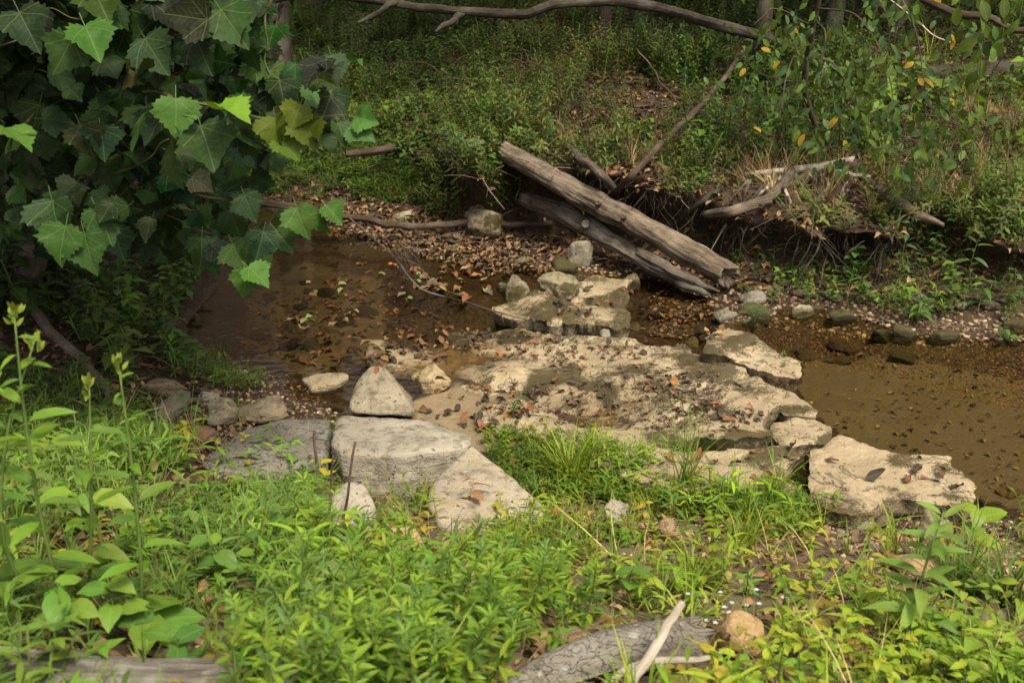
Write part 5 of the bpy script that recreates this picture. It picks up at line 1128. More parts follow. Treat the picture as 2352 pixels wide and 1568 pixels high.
for b0 in S: weed('sprout', 'green leafy sprout below the tall right weed', b0, b0 + np.array([random.uniform(-.05, .05), random.uniform(-.05, .03), random.uniform(.1, .2)]), .0024, L_ovate, random.randint(5, 8), random.uniform(.05, .08), [(.12, .2, .03), (.20, .27, .025)], 'sprout', 'green sprouts at the right edge', t0=.35, up=.2, taper=.1)
# seedlings against the dark far bank, each with its own leaves
for k, (bu, bv, h, lvs, lb) in enumerate([(2085, 660, .62, L_ovate, 'leafy seedling hanging below the looping vines'), (1950, 650, .34, L_heart, 'green seedling left of the looping vines'), (2180, 690, .34, L_heart, 'broad-leaved plant under the looping vines'), (2230, 665, .5, L_lance, 'upright seedling right of the looping vines'),
        (2245, 720, .3, L_lance, 'pale flowering seedling at the foot of the right bank'), (2290, 620, .52, L_ovate, 'bright seedling on the bare soil near the right edge'), (1830, 640, .4, L_lance, 'thin seedling right of the broken log end'), (1720, 560, .35, L_lance, 'seedling beneath the root wad'),
        (2330, 700, .32, L_ovate, 'low seedling at the right edge above the waterline'), (2110, 745, .22, L_lance, 'grassy seedling on the mossy blocks'), (1730, 760, .25, L_lance, 'thin seedling on the long pale slab'), (2320, 790, .14, L_ovate, 'small seedling standing in the shallows at right'),
        (1180, 960, .16, L_ovate, 'small weed at the sandy edge of the bedrock shelf'), (1990, 700, .25, L_lance, 'seedling above the long mossed rock'), (2160, 610, .3, L_ovate, 'small-leaved seedling high on the right bank foot'), (420, 840, .25, L_ovate, 'broad-leaved seedling in the dark left corner'),
        (190, 720, .3, L_heart, 'pale heart-leaved seedling under the sycamore'), (440, 830, .2, L_ovate, 'seedling at the dark pool edge')]):
    b0 = Gp(bu, bv); weed('seedling', lb, b0, b0 + np.array([random.uniform(-.08, .08), -.03, h]), .004, lvs, random.randint(8, 14), random.uniform(.09, .15) * (1 if lvs is not L_heart else .8) * (0.55 if k in (12,) else 1), [(.07, .13, .03), (.09, .155, .03), (.055, .11, .03)], 'seedling', None, t0=.25, up=.2, taper=.3)

# grass clumps
def clump(label, b0, nb, L, W, cols, spread=.55, curl=1.3, name='grass_clump'):
    r = random.Random(int(b0[0] * 999)); parts = []; cs = []
    t = empty(name, b0, label, 'grass')
    for k in range(nb):
        V, F, uv = blade_arr(L * r.uniform(.5, 1.1), W * r.uniform(.7, 1.2), r.uniform(.03, spread), curl * r.uniform(.2, 1.2), 6, r.uniform(0, 6.28))
        parts.append((V + np.array([r.gauss(0, .025), r.gauss(0, .025), -.01]), F, uv)); c = r.choice(cols); cs.append(np.tile(np.array(c) * r.uniform(.8, 1.2), (len(V), 1)))
    V, F, uv = join(parts); o = link('blades', mesh('blades', V, F, uv, np.concatenate(cs)), t, mat=M_leaf_t); o['kind'] = 'stuff'
clump('large bright sedge clump at the grass edge in front of the bedrock shelf', Gp(1310, 1120), 110, .46, .010, G_YEL)
clump('smaller sedge clump right behind the large sedge clump', Gp(1355, 1080), 60, .36, .009, G_YEL)
clump('green grass tuft growing at the tip of the long pale slab', at(1783, 868, .03), 34, .26, .008, [(.13, .22, .02), (.16, .26, .02)], .8, 1.0)
clump('wispy grass clump in front of the tan bedrock slab', Gp(1580, 1110), 46, .45, .006, G_YEL + G_FRESH, .5, 1.0)
clump('wispy grass clump growing between tan and cream slabs', Gp(1780, 1150), 46, .36, .006, G_YEL + G_FRESH, .6, 1.0)
clump('thin grass stems standing over the shelf crack', Gp(1580, 1040), 22, .42, .005, G_FRESH, .45, .8)
clump('coarse dark sedge clump behind the tall right weed', Gp(2200, 1370), 120, .42, .008, [(.08, .14, .025), (.10, .18, .03), (.16, .22, .03)], .8, 1.3)
clump('coarse sedge clump at the right picture edge', Gp(2300, 1400), 80, .40, .008, [(.08, .14, .025), (.12, .2, .03)], .8, 1.3)
clump('grass tuft beneath the mossy blocks by the pool', Gp(2110, 735), 40, .25, .006, G_FRESH, .8, 1.4)
clump('small grass tuft at the dark pool corner', Gp(500, 830), 30, .26, .006, G_MID, .7, 1.0)
clump('yellow-green grass clump left of the ochre boulder', Gp(1600, 1350), 70, .30, .008, G_YEL, .7, 1.2)
clump('grass clump at the right of the bare soil patch', Gp(1720, 1250), 60, .28, .007, G_YEL, .7, 1.2)
clump('grass clump left of the nutsedge', Gp(1830, 1230), 60, .28, .007, G_YEL, .7, 1.2)
# little white-blue flowers
for k in range(14):
    p = Gp(random.uniform(1570, 1800), random.uniform(1390, 1500)); h = random.uniform(.06, .13); t = empty('wildflower', p, 'tiny pale blue wildflower between the cracked log and the ochre boulder', 'flower', 'tiny pale blue flowers')
    V, F, uv = tube_arr([np.zeros(3), np.array([.01, 0, h * .6]), np.array([random.uniform(-.02, .02), -.01, h])], [.0015] * 3, 6, 4); link('stem', mesh('stem', V, F, uv), t, (.1, .17, .04), M_stem)
    ps = [place(leaf_arr(.011, .009, 2, .1, 0), (math.cos(a), math.sin(a), .3), (0, 0, 1), V[:5].mean(0) * 0 + np.array([0, -.01, h])) for a in np.linspace(0, 6.28, 6)[:5]]
    link('petals', mesh('petals', *join(ps)), t, (.62, .66, .80), M_leaf_o)
# ---------------------------------------------------------------- the sycamore that hangs in from the left
SYC_R = [(0.07, -.06), (.18, -.09), (.28, -.03), (.42, -.06), (.44, .06), (.57, .08), (.55, .19), (.68, .26), (.62, .35), (.74, .50), (.60, .52), (.56, .60), (.47, .60), (.45, .70), (.35, .73), (.33, .83), (.20, .85), (.15, .96)]
def syc_arr(seed, lo=False):
    r = random.Random(seed); k = 1.0
    half = [(x * r.uniform(.92, 1.06), y + r.uniform(-.02, .02)) for x, y in (SYC_R if not lo else SYC_R[1::2] + [SYC_R[9]] if False else (SYC_R if not lo else [SYC_R[i] for i in (1, 3, 5, 7, 9, 12, 14, 17)]))]
    half2 = [(x * r.uniform(.92, 1.06), y + r.uniform(-.02, .02)) for x, y in (SYC_R if not lo else [SYC_R[i] for i in (1, 3, 5, 7, 9, 12, 14, 17)])]
    ol = [(0, 0)] + half + [(r.uniform(-.05, .05), 1.10)] + [(-x, y) for x, y in half2[::-1]]
    ol = np.array(ol); c = np.array([0, .36]); rings = [.5, 1.0] if not lo else [1.0]
    V = [np.r_[c, 0]]
    for f in rings: V += [np.r_[c + (p - c) * f, 0] for p in ol]
    V = np.array(V); m = len(ol)
    fold, dr, cv = r.uniform(.05, .55), r.uniform(.1, .8), r.uniform(-.3, .5)
    ph = r.uniform(0, 6.28)
    V[:, 2] = fold * np.abs(V[:, 0]) - dr * V[:, 1] ** 2 * .5 - cv * V[:, 0] ** 2 + .09 * np.sin(V[:, 0] * 9 + ph) * np.abs(V[:, 0]) + .03 * np.sin(V[:, 1] * 8 + ph)
    uv = np.c_[.5 + V[:, 0] * .62, .08 + V[:, 1] * .8]
    F = [(0, 1 + i, 1 + (i + 1) % m) for i in range(m)]
    if len(rings) == 2:
        for i in range(m): j = (i + 1) % m; F += [(1 + i, 1 + m + i, 1 + m + j), (1 + i, 1 + m + j, 1 + j)]
    o = len(V); V = np.concatenate([V, [[-.012, -.38, .10], [.012, -.38, .10], [.014, .02, 0], [-.014, .02, 0]]]); uv = np.concatenate([uv, [[.5, .3]] * 4]); F += [(o, o + 1, o + 2), (o, o + 2, o + 3)]
    F = np.array(F)[:, ::-1] if False else np.array(F)
    return V, F, uv
L_syc = []
for i in range(7):
    me = mesh('leaf', *syc_arr(i)); me.materials.append(M_syc_o); L_syc.append(me)
tr0 = Gp(40, 705); t = empty('sycamore_tree', tr0, 'sycamore with big lobed green leaves hanging in from the left', 'tree')
def sub(pts): return [np.array(p) - tr0 for p in pts]
V, F, uv = tube_arr(sub([tr0 + [0, 0, -.1], Q(62, 620, tr0[1]), Q(95, 520, tr0[1] - .05), Q(170, 330, tr0[1] - .4), Q(230, 120, tr0[1] - .9), Q(300, -250, tr0[1] - 1.4), Q(330, -800, tr0[1] - 1.6)]), [.17, .13, .12, .115, .11, .10, .08], 50, 18, .1, .05, 2, .01)
link('trunk', mesh('trunk', V, F, uv), t, None, M_bark)
SB = [([(230, 120, 7.0), (350, 128, 6.0), (400, 60, 5.4), (455, -5, 5.0), (520, -80, 4.8)], .022), ([(190, 250, 7.2), (340, 212, 5.6), (430, 234, 5.0), (512, 246, 4.9), (610, 272, 5.1), (650, 282, 5.05), (800, 264, 4.95)], .011),
      ([(150, 400, 7.4), (120, 412, 6.4), (250, 402, 5.6), (330, 368, 5.2), (390, 320, 5.0)], .014), ([(150, 420, 7.6), (190, 500, 6.4), (330, 480, 6.0), (470, 530, 5.6), (560, 556, 5.2), (615, 600, 4.95)], .009),
      ([(190, 260, 7.4), (420, 430, 5.8), (560, 460, 5.3), (680, 478, 5.1), (770, 488, 5.1)], .013), ([(200, 180, 7.3), (500, 170, 6.2), (650, 200, 5.8), (720, 200, 5.7), (800, 140, 5.7)], .014),
      ([(220, 60, 7.2), (120, 70, 5.8), (40, 90, 5.0), (-60, 120, 4.6)], .014), ([(200, 200, 7.3), (90, 260, 5.6), (20, 300, 4.6), (-40, 310, 4.2)], .012), ([(620, -20, 5.4), (612, 60, 5.4), (616, 160, 5.4), (640, 250, 5.4)], .010),
      ([(190, 480, 6.6), (150, 520, 5.2), (180, 560, 5.0), (230, 590, 4.9)], .009), ([(240, 0, 7.0), (300, -20, 5.6), (200, 40, 5.0), (120, 20, 4.8)], .012)]
for P, r0 in SB:
    V, F, uv = tube_arr(sub([Q(*p) for p in P]), list(np.linspace(r0 * .75, r0 * .18, len(P))), 34, 7, .1, 0, 3, .015)
    link('branch', mesh('branch', V, F, uv), t, (.10, .085, .04), M_stem)
SG = [(.026, .056, .015), (.031, .068, .017), (.023, .048, .018), (.036, .072, .016), (.029, .058, .023)]
def syc_leaf(u, v, y, w, ang, tiltup, col):
    """a leaf centred at the pixel; ang = direction of its tip on screen (0 = down, + = right)"""
    c = Q(u, v, y) - tr0; d = np.array([math.sin(ang), -.25 - tiltup * .5, -math.cos(ang) * .8]); nrm = np.array([random.gauss(0, .45), -.42 + random.gauss(0, .3), .80 + random.gauss(0, .35)])
    d = d / np.linalg.norm(d)
    put_leaf(t, random.choice(L_syc), c - d * w * .45, d, nrm, w, col)
HERO = [(530, 255, 4.6, .20, 1.45, (.13, .235, .02)), (405, 262, 4.6, .18, .1, (.065, .15, .022)), (320, 300, 4.7, .20, -.3, SG[1]), (395, 375, 4.6, .21, .0, SG[3]), (475, 330, 4.65, .23, .35, SG[1]), (545, 300, 4.8, .20, .6, SG[4]), (565, 325, 4.8, .17, .6, SG[1]),
        (35, 305, 4.2, .18, 1.3, (.075, .165, .022)), (210, 90, 4.8, .19, .5, (.055, .13, .02)), (150, 120, 4.8, .19, -.3, SG[3]), (125, 500, 4.8, .22, .2, SG[0]), (140, 555, 4.7, .19, -.2, (.05, .115, .02)), (200, 575, 4.7, .20, .2, (.045, .10, .022)), (240, 510, 4.9, .2, .6, SG[1]),
        (590, 628, 4.8, .14, 1.0, (.065, .15, .02)), (562, 645, 4.85, .14, .1, (.048, .115, .02)), (545, 585, 4.9, .15, .4, SG[3]), (465, 580, 5.0, .18, .1, SG[0]), (690, 505, 4.9, .16, .3, (.055, .125, .02)), (765, 488, 4.95, .12, .8, (.06, .14, .022)), (650, 550, 5.0, .15, .7, SG[3]), (735, 505, 5.0, .13, .2, (.05, .12, .02)),
        (838, 275, 4.9, .12, 1.4, (.06, .15, .024)), (825, 302, 4.9, .14, 1.3, (.05, .12, .03)), (785, 305, 4.9, .13, .4, SG[1]), (680, 265, 5.0, .14, -.3, (.10, .13, .012)), (710, 300, 5.0, .17, .2, (.10, .13, .012)), (630, 300, 5.0, .16, .0, (.09, .12, .012)), (745, 330, 5.0, .14, 1.2, SG[4]), (660, 335, 5.0, .14, .8, (.08, .12, .015)),
        (725, 222, 5.2, .15, .5, (.05, .11, .03)), (640, 180, 5.4, .17, .9, SG[3]), (775, 235, 5.3, .14, .5, SG[4]), (770, 150, 5.5, .15, .4, SG[4]), (815, 142, 5.4, .10, 1.4, (.05, .11, .025)), (460, 120, 5.0, .20, .2, SG[2]), (350, 120, 5.0, .21, .5, SG[4]), (530, 55, 5.0, .22, .6, SG[3]), (240, 30, 5.0, .2, -.4, SG[1]), (60, 60, 4.8, .2, .5, SG[2]), (610, 230, 5.4, .17, 0, SG[2])]
for u, v, y, w, a, c in HERO: syc_leaf(u, v, y, w * .80, a, .5, jc(tuple(q_ * .85 for q_ in c), .1))
SYCP = [(-60, -60), (600, -60), (625, 60), (660, 130), (780, 150), (740, 210), (800, 245), (820, 300), (720, 335), (590, 340), (560, 400), (520, 440), (600, 485), (740, 490), (660, 545), (600, 590), (560, 640), (440, 590), (330, 560), (230, 590), (100, 580), (60, 480), (-60, 420)]
q = px_sample(SYCP, 258)
for u, v in q:
    up_ = (u < 600) and v < 350
    y_ = random.uniform(4.8, 7.4); syc_leaf(u, v, y_, random.uniform(.085, .16), random.gauss(.1, .8), random.uniform(-.3, 1.3), jc(tuple(q * random.choice((.4, .55, .8)) for q in random.choice(SG)), .28))
# the rest of its crown: leaves further in, unseen overhead ones added for shade
q = px_sample([(-200, -150), (560, -150), (620, 100), (700, 300), (560, 440), (640, 520), (580, 600), (300, 570), (-200, 520)], 1050); T_s = [syc_arr(50 + i, True) for i in range(5)]; T_f = [syc_arr(70 + i, False) for i in range(6)]
P1 = np.array([at(a, b, y=random.uniform(5.2, 8.4)) for a, b in q])
n2 = 6500; th = RNG.uniform(0, 6.28, n2); rr = RNG.random(n2) ** .5; P2 = np.c_[-4.0 + 3.3 * rr * np.cos(th), 7.6 + 4.0 * rr * np.sin(th), RNG.uniform(3.4, 7.5, n2)]
Pm = np.concatenate([P1, P2]); n = len(Pm)
dirs = np.c_[RNG.normal(0, .8, n), RNG.normal(-.2, .6, n), -np.abs(RNG.normal(.6, .4, n))]; nr = np.c_[RNG.normal(0, .5, n), RNG.normal(-.45, .4, n), RNG.normal(.8, .35, n)]
pk = np.where(np.arange(n) < len(P1), 5 + RNG.integers(0, 6, n), RNG.integers(0, 5, n))
o = scatter('leaves', T_s + T_f, pk, Pm - tr0, frame(dirs, nr), np.r_[RNG.uniform(.08, .15, len(P1)), RNG.uniform(.22, .36, n2)], np.array(SG)[RNG.integers(0, 5, n)] * RNG.uniform(.6, 1.2, (n, 1)), M_syc_t, t)
o['kind'] = 'stuff'
# a small leafy shrub at the left edge
for bu, bv, lb in ((20, 640, 'small-leaved shrub at the left edge below the sycamore'), (90, 600, 'thin shrub beside the sycamore trunk')):
    b0 = Gp(bu, bv + 60); weed('shrub', lb, b0, Q(bu, bv - 130, b0[1] - .2), .008, L_ovate, 34, .15, [(.045, .09, .03), (.06, .11, .03)], 'shrub', None, t0=.15, up=.3, taper=.2, side=1.4)

# ---------------------------------------------------------------- the small tree with oval leaves at right
tb = Q(1868, 345, 11.6); tb[2] = gz(tb[0], tb[1] + .3); t = empty('leafy_sapling', tb, 'slender sapling with drooping oval leaves in front of the right slope', 'tree')
def subt(pts): return [np.array(Q(*p)) - tb for p in pts]
V, F, uv = tube_arr([np.zeros(3)] + subt([(1872, 300, 11.4), (1850, 200, 11.2), (1870, 60, 10.9), (1900, -120, 10.6), (1960, -400, 10.3)]), [.035, .03, .028, .026, .024, .018], 40, 9, .1, 0, 4, .015)
link('trunk', mesh('trunk', V, F, uv), t, None, M_branch)
BR = [[(1870, 60, 10.9), (1780, 20, 10.6), (1730, 60, 10.4)], [(1855, 190, 11.2), (1780, 180, 10.8), (1720, 150, 10.6), (1690, 100, 10.5)], [(1880, 20, 10.8), (1960, 30, 10.4), (2010, 90, 10.1), (2040, 180, 9.9), (2060, 280, 9.8)],
      [(1862, 130, 11.0), (1920, 150, 10.6), (1960, 230, 10.3), (1975, 330, 10.1)], [(1900, -100, 10.6), (2040, -40, 9.9), (2100, 60, 9.6), (2120, 200, 9.4), (2130, 300, 9.3)], [(1895, -80, 10.6), (2020, 0, 10.0), (2040, 100, 9.8), (1990, 180, 9.8)],
      [(1870, 100, 11), (1830, 120, 10.7), (1800, 200, 10.5), (1790, 280, 10.4)], [(1960, -300, 10.3), (2200, -100, 9.4), (2260, 40, 9.1), (2250, 150, 9.0)], [(2120, 200, 9.4), (2080, 280, 9.3), (2065, 360, 9.3)], [(2120, 220, 9.4), (2190, 300, 9.2), (2210, 380, 9.2)],
      [(1962, 230, 10.3), (1920, 280, 10.2), (1900, 350, 10.2)], [(1870, 40, 10.9), (1900, 80, 10.6), (1880, 180, 10.4), (1900, 260, 10.3)]]
pts = []
for P in BR:
    W_ = subt(P); V, F, uv = tube_arr(W_, list(np.linspace(.010, .003, len(W_))), 26, 6, 0, 0, 5, .02); link('branch', mesh('branch', V, F, uv), t, None, M_branch)
    S_, _ = smooth_path(W_, [1] * len(W_), 40); pts += [s for s in S_[6:]]
OV = [(.06, .11, .03), (.075, .135, .03), (.05, .10, .032), (.09, .15, .025), (.11, .17, .025)]
CL = [pts[random.randrange(len(pts))] + np.array([random.gauss(0, .10), random.gauss(0, .10), random.gauss(-.05, .10)]) for _ in range(85)]
for k in range(296):
    p = CL[k % 85] + np.array([random.gauss(0, .075), random.gauss(0, .06), random.gauss(-.03, .06)])
    c = jc(random.choice(OV), .25) if random.random() > .06 else (.42, .27, .03)
    put_leaf(t, random.choice(L_ellip), p, (random.gauss(0, .8), random.gauss(-.3, .5), -.8 + random.gauss(0, .35)), (random.gauss(0, .7), -.7, .8 + random.gauss(0, .4)), random.uniform(.06, .125), c)
n = 420; Pm = np.array([pts[random.randrange(len(pts))] for _ in range(n)]) + RNG.normal(0, .24, (n, 3)); dirs = np.c_[RNG.normal(0, .8, n), RNG.normal(0, .5, n), -np.ones(n)]
o = scatter('leaves', [leaf_arr(1, .5, 3, .2, .1, .5)], np.zeros(n, int), Pm, frame(dirs, np.c_[RNG.normal(0, .6, n), -np.ones(n), RNG.normal(.4, .3, n)]), RNG.uniform(.07, .12, n), np.array(OV)[RNG.integers(0, 5, n)] * RNG.uniform(.7, 1.2, (n, 1)), M_leaf_t, t); o['kind'] = 'stuff'
# long narrow leaves hanging into the upper right corner
t = empty('hanging_vine', Q(2290, 200, 9.2), 'hanging shoots with long narrow leaves in the upper right corner', 'vine')
for (u0, v0, v1) in [(2255, -40, 250), (2310, -40, 110), (2350, -40, 60), (2210, -60, 30)]:
    a, b2 = Q(u0, v0 - 60, 8.9), Q(u0 - 10, v1, 8.9); o_b = np.array(t.location); V, F, uv = tube_arr([a - o_b, (a + b2) / 2 - o_b + [.02, 0, 0], b2 - o_b], [.004, .003, .002], 14, 5); link('shoot', mesh('shoot', V, F, uv), t, (.12, .16, .04), M_stem)
    for k in range(int((v1 - v0) / 22)):
        f = (k + .5) / int((v1 - v0) / 22); p = a + (b2 - a) * f - o_b; put_leaf(t, random.choice(L_ellip), p, (random.gauss(0, .5), random.gauss(0, .3), -1), (random.gauss(0, .6), -1, .3), random.uniform(.12, .2), jc((.10, .15, .025), .25))

# ---------------------------------------------------------------- forest trees behind: all crowns and some trunks unseen, added to shade the bank
T_can = [leaf_arr(1, .62, 2, .2, .1)]
def forest_tree(label, x, y, h, cr, r0, nl=2500, lean=(0, 0)):
    b0 = np.array([x, y, gz(x, y) - .1]); t = empty('forest_tree', b0, label, 'tree', None)
    top = np.array([lean[0], lean[1], h])
    V, F, uv = tube_arr([np.zeros(3), top * .3 + [random.uniform(-.1, .1), 0, 0], top * .65, top], [r0 * 1.25, r0, r0 * .75, r0 * .3], 40, 16, .08, .07, int(x * 7) % 50, .03); link('trunk', mesh('trunk', V, F, uv), t, None, M_bark)
    c = top * .88; cz = h * .30
    for k in range(5):
        a = k * 1.3 + x; p = top * random.uniform(.5, .8); q_ = c + np.array([math.cos(a) * cr * .7, math.sin(a) * cr * .7, random.uniform(-.3, .6) * cz]); V, F, uv = tube_arr([p, (p + q_) / 2 + [0, 0, -.2], q_], [r0 * .35, r0 * .22, r0 * .06], 16, 7); link('limb', mesh('limb', V, F, uv), t, None, M_bark)
    nc = 46; C = RNG.normal(0, 1, (nc, 3)); C /= np.linalg.norm(C, axis=1)[:, None]; C *= RNG.random((nc, 1)) ** (1 / 3) * np.array([cr, cr, cz])
    P = C[RNG.integers(0, nc, nl)] + RNG.normal(0, .42, (nl, 3)) + c
    o = scatter('crown', T_can, np.zeros(nl, int), P, frame(np.c_[RNG.normal(0, 1, (nl, 2)), RNG.normal(-.3, .5, nl)], np.c_[RNG.normal(0, .5, (nl, 2)), np.ones(nl)]), RNG.uniform(.28, .46, nl), np.array(G_MID)[RNG.integers(0, 4, nl)], M_leaf_t, t); o['kind'] = 'stuff'
for a in [('brown forest trunk at the top edge above the oval-leaved sapling', Q(1985, 20, 16.2)[0], 16.4, 10, 3.6, .22), ('pale slim trunk on the far slope behind the dark limb', Q(1392, 60, 15.6)[0], 15.8, 9.5, 3.4, .07), ('dark forest tree behind the sycamore on the left', -5.6, 15.2, 10, 3.6, .2),
          ('forest tree on the upper far bank left of the centre', -3.4, 17.0, 10.5, 3.6, .17), ('unseen forest tree at the upper right beyond the fallen log', 7.4, 13.6, 9.5, 3.4, .2), ('dark trunk at the far left edge of the wood', -7.2, 11.2, 10, 3.4, .22), ('unseen tall tree at the back of the wood behind the slanting trunk', 2.8, 20.5, 12, 4.0, .22),
          ('unseen tall tree at the back of the wood behind the green weeds', -3.6, 21.5, 12, 4.0, .22), ('unseen tall tree at the back right of the wood', 7.6, 19.5, 12, 4.0, .24), ('thin dark trunk left of the brown forest trunk at the top edge', Q(1925, 10, 15.2)[0], 15.3, 9, 2.6, .09), ('thin trunk right of the brown forest trunk at the top edge', Q(2075, 10, 15.0)[0], 15.1, 9, 2.8, .08),
          ('leaning tree on the far bank above the root wad', 3.0, 14.2, 9, 3.2, .08)]: forest_tree(*a)

# ---------------------------------------------------------------- fallen leaves, gravel, litter
def dead_leaf(seed, n=7):
    r = random.Random(seed); V, F, uv = leaf_arr(1, r.uniform(.38, .62), n, r.uniform(-.5, .3), r.uniform(.05, .6), r.uniform(.4, .55), .1, 1, .10, r.uniform(-.9, .9)); return V, F, uv
L_dead = []
for i in range(7): me = mesh('fallen_leaf', *dead_leaf(i)); me.materials.append(M_dead_o); L_dead.append(me)
DC = {'rust': (.17, .072, .036), 'dark brown': (.05, .032, .025), 'tan': (.23, .155, .09), 'orange': (.25, .105, .036), 'grey-brown': (.12, .085, .062), 'green-yellow': (.18, .21, .07)}
def fallen(poly, n, names, where, group, s0=.05, s1=.11, water=False, clumpy=0.0, lift=.012):
    q = px_sample(poly, n)
    if clumpy:
        C = px_sample(poly, max(3, n // 9)); m = RNG.random(n) < clumpy; q[m] = C[RNG.integers(0, len(C), m.sum())] + RNG.normal(0, 1, (m.sum(), 2)) * np.array([22, 9])
    S = surfpx_many(q[:, 0], q[:, 1])
    for p in S:
        c = random.choice(names); o = link('fallen_leaf', random.choice(L_dead), None, jc(DC[c], .25)); s = random.uniform(s0, s1); o.scale = (s, s, s)
        fl = 0 if water else .35
        o.rotation_euler = (random.gauss(0, fl), random.gauss(0, fl), random.uniform(0, 6.28)); z = max(p[2], 0.0) + lift if water is not True else .006
        o.location = (p[0], p[1], z + (s * .12 if not water else 0)); props(o, c + ' fallen leaf ' + where, 'leaf', group)
SHELF = [(1060, 760), (1300, 780), (1500, 810), (1720, 880), (1780, 960), (1700, 1000), (1500, 990), (1200, 970), (1120, 940), (1220, 880), (1100, 850)]
fallen(SHELF, 135, ['rust', 'dark brown', 'dark brown', 'grey-brown', 'dark brown', 'grey-brown', 'rust', 'orange'], 'curled on the pale bedrock shelf', 'leaves on the bedrock shelf', .035, .085, clumpy=.6)
fallen([(960, 900), (1060, 880), (1240, 930), (1200, 985), (1050, 1000), (960, 950)], 36, ['rust', 'dark brown', 'orange', 'dark brown'], 'on the sandy patch beside the long stone block', 'leaves on the sandy patch', .04, .09)
fallen([(900, 620), (1060, 600), (1140, 650), (1110, 700), (960, 700), (880, 660)], 48, ['rust', 'tan', 'orange', 'green-yellow', 'grey-brown'], 'in the leaf raft floating left of the outcrop', 'leaves of the floating raft', .07, .14, True)
fallen([(620, 690), (860, 650), (1000, 760), (960, 840), (760, 850), (600, 800)], 30, ['rust', 'tan', 'grey-brown', 'green-yellow'], 'on the water of the left pool', 'leaves floating on the left pool', .06, .13, True)
fallen([(1400, 1040), (1780, 1040), (1800, 1100), (1500, 1110)], 14, ['rust', 'orange', 'dark brown'], 'on the tan slab below the shelf', 'leaves on the tan slab', .05, .10)
fallen([(1880, 1040), (2150, 1050), (2200, 1130), (1900, 1150)], 9, ['rust', 'dark brown'], 'on the cream slab by the pool', 'leaves on the cream slab', .05, .12)
fallen([(1240, 680), (1440, 660), (1440, 730), (1280, 725)], 20, ['rust', 'dark brown', 'orange'], 'on the limestone outcrop below the logs', 'leaves on the outcrop', .05, .10)
fallen([(1815, 1030), (1850, 1050), (1850, 1110), (1815, 1090)], 14, ['rust', 'dark brown', 'tan'], 'wedged in the gap between tan and cream slabs', 'leaves in the slab gap', .06, .11, lift=.03)
fallen([(800, 965), (1040, 990), (1020, 1035), (800, 1040)], 5, ['rust', 'tan'], 'on top of the long grey stone block', 'leaves on the stone block', .05, .09, lift=.35)
# litter nobody could count
T_dl = [dead_leaf(20 + i, 3) for i in range(6)]
LC = [(.20, .10, .05), (.12, .07, .04), (.28, .16, .08), (.08, .05, .035), (.33, .22, .12)]
def litter(label, P, cols, s0, s1, tilt=.5, mat=None):
    n = len(P); R3 = rot_zt(RNG.uniform(0, 6.28, n), RNG.uniform(0, tilt, n), RNG.uniform(0, 6.28, n)); P = P + np.array([0, 0, .012])
    o = scatter('leaf_litter', T_dl, RNG.integers(0, 6, n), P, R3, RNG.uniform(s0, s1, n), np.array(cols)[RNG.integers(0, len(cols), n)] * RNG.uniform(.6, 1.2, (n, 1)), mat or M_dead_t); props(o, label, kind='stuff')
x = RNG.uniform(-6, 7.5, 42000); y = RNG.uniform(9, 19, 42000); P, sd, far = on_land(x, y); m = far & (sd > .15) & (RNG.random(42000) < .8)
litter('brown leaf litter on the far bank and slope', P[m], LC, .05, .11)
x = RNG.uniform(-4, 3.4, 12000); y = RNG.uniform(1.8, 9, 12000); P, sd, far = on_land(x, y); m = (~far) & (sd > .08)
litter('dry leaf litter between the plants of the near bank', P[m], LC + [(.34, .2, .1)], .03, .075)
q = px_sample([(800, 500), (1060, 500), (1320, 560), (1300, 640), (1120, 640), (1000, 600), (860, 560), (700, 500), (560, 450)], 1150); S = surfpx_many(q[:, 0], q[:, 1]); S[:, 2] = np.maximum(S[:, 2], .003)
litter('rust-brown leaves covering the far gravel bar', S, [(.17, .08, .042), (.13, .07, .042), (.24, .15, .085), (.07, .045, .03)], .035, .09, .5)
q = px_sample(SHELF, 1100); S = surfpx_many(q[:, 0], q[:, 1]); kk = fbm(S[:, 0] * 2.5, S[:, 1] * 2.5, 0, 44, 3) > -.05
litter('dark leaf crumbs on the bedrock shelf', S[kk], [(.06, .04, .03), (.10, .06, .04), (.2, .09, .05)], .02, .055, .5)
q = px_sample([(580, 700), (820, 620), (1040, 720), (1040, 820), (800, 860), (560, 820)], 420); S = surfpx_many(q[:, 0], q[:, 1])
litter('dark sunken leaves on the floor of the left pool', S, [(.10, .05, .03), (.16, .08, .04), (.05, .03, .02), (.22, .12, .05)], .05, .10, .3)
q = px_sample([(1480, 650), (1640, 690), (1660, 780), (1480, 780)], 160); S = surfpx_many(q[:, 0], q[:, 1]); litter('rust leaves in the dark channel below the logs', S, LC, .04, .09, .3)
q = px_sample([(1700, 780), (2352, 830), (2352, 1150), (2230, 1100), (1900, 980)], 230); S = surfpx_many(q[:, 0], q[:, 1]); litter('scraps of leaf on the floor of the brown pool', S, [(.07, .045, .02), (.12, .10, .03), (.2, .16, .04)], .02, .06, .2)
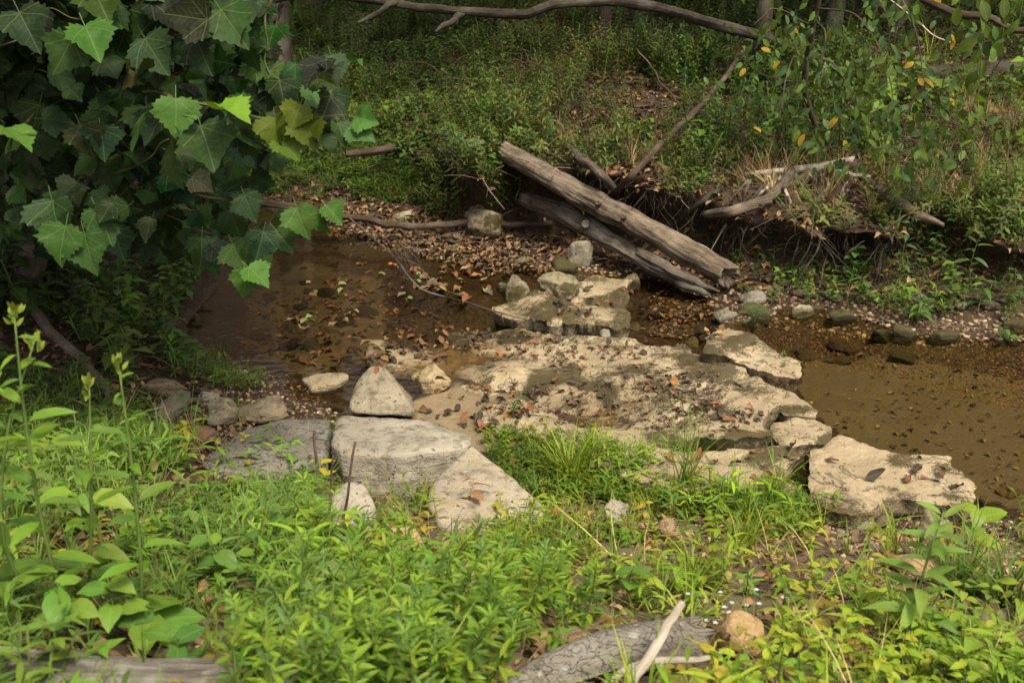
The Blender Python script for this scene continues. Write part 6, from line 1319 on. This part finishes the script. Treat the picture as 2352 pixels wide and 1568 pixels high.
# twigs nobody could count on the far slope
T_tw = [(lambda V, F, uv: (V, np.concatenate([F[:, [0, 1, 2]], F[:, [0, 2, 3]]]), uv))(*tube_arr([np.zeros(3), np.array([.02, .5, .03]), np.array([-.02 * i, 1, .0])], [.012, .010, .005], 5, 3)) for i in range(3)]
x = RNG.uniform(-3, 7, 2600); y = RNG.uniform(9.5, 17, 2600); P, sd, far = on_land(x, y); m = far & (sd > .3); P = P[m] + [0, 0, .02]; n = len(P)
o = scatter('twig_litter', T_tw, RNG.integers(0, 3, n), P, rot_zt(RNG.uniform(0, 6.28, n), RNG.uniform(0, .5, n), RNG.uniform(0, 6.28, n)), RNG.uniform(.12, .6, n), np.array([(.10, .07, .045), (.16, .12, .085), (.06, .04, .028)])[RNG.integers(0, 3, n)], M_debris); props(o, 'thin dead twigs strewn over the far slope', kind='stuff')
# gravel
D1, F1 = ico(1); T_g = []
for i in range(5):
    r = np.random.default_rng(i); V = D1 * r.uniform(.7, 1.1, (len(D1), 1)) * np.array([.5, .4, .24]); T_g.append((V, F1, np.zeros((len(V), 2))))
def gravel(label, P, s0, s1, cols):
    n = len(P); o = scatter('gravel', T_g, RNG.integers(0, 5, n), P, rot_zt(RNG.uniform(0, 6.28, n), RNG.uniform(0, .5, n), RNG.uniform(0, 6.28, n)), s0 + (s1 - s0) * RNG.random(n) ** 2, np.array(cols)[RNG.integers(0, len(cols), n)] * RNG.uniform(.6, 1.2, (n, 1)), M_debris); props(o, label, kind='stuff')
GC = [(.30, .21, .13), (.22, .14, .08), (.38, .29, .19), (.16, .11, .07), (.26, .14, .08)]
q = px_sample([(700, 520), (1060, 500), (1320, 560), (1500, 640), (1260, 640), (1000, 600), (800, 560)], 1500); gravel('gravel of the far bar', surfpx_many(q[:, 0], q[:, 1], True), .02, .07, GC)
q = px_sample([(1500, 640), (1760, 660), (2352, 720), (2352, 800), (2000, 790), (1700, 740), (1640, 790), (1500, 770)], 1500); gravel('gravel along the far waterline', surfpx_many(q[:, 0], q[:, 1], True), .02, .07, GC)
q = px_sample([(1880, 1180), (2352, 1180), (2352, 1568), (2150, 1540), (1950, 1320)], 1500); gravel('gravel in the stony near patch', surfpx_many(q[:, 0], q[:, 1], True), .012, .05, GC + [(.5, .4, .28)])
q = px_sample([(480, 840), (660, 860), (800, 960), (700, 1000), (380, 1010), (340, 930)], 1000); gravel('gravel between the left rocks', surfpx_many(q[:, 0], q[:, 1], True), .012, .045, GC)
q = px_sample([(1400, 1130), (1700, 1140), (1660, 1300), (1430, 1290)], 500); gravel('gravel in the bare soil patch', surfpx_many(q[:, 0], q[:, 1], True), .01, .04, GC)
q = px_sample([(1660, 740), (2352, 800), (2352, 950), (2000, 860), (1800, 840)], 2600); gravel('dark gravel on the floor of the brown pool', surfpx_many(q[:, 0], q[:, 1], True), .012, .035, [(.16, .085, .04), (.10, .06, .03), (.22, .13, .06)])
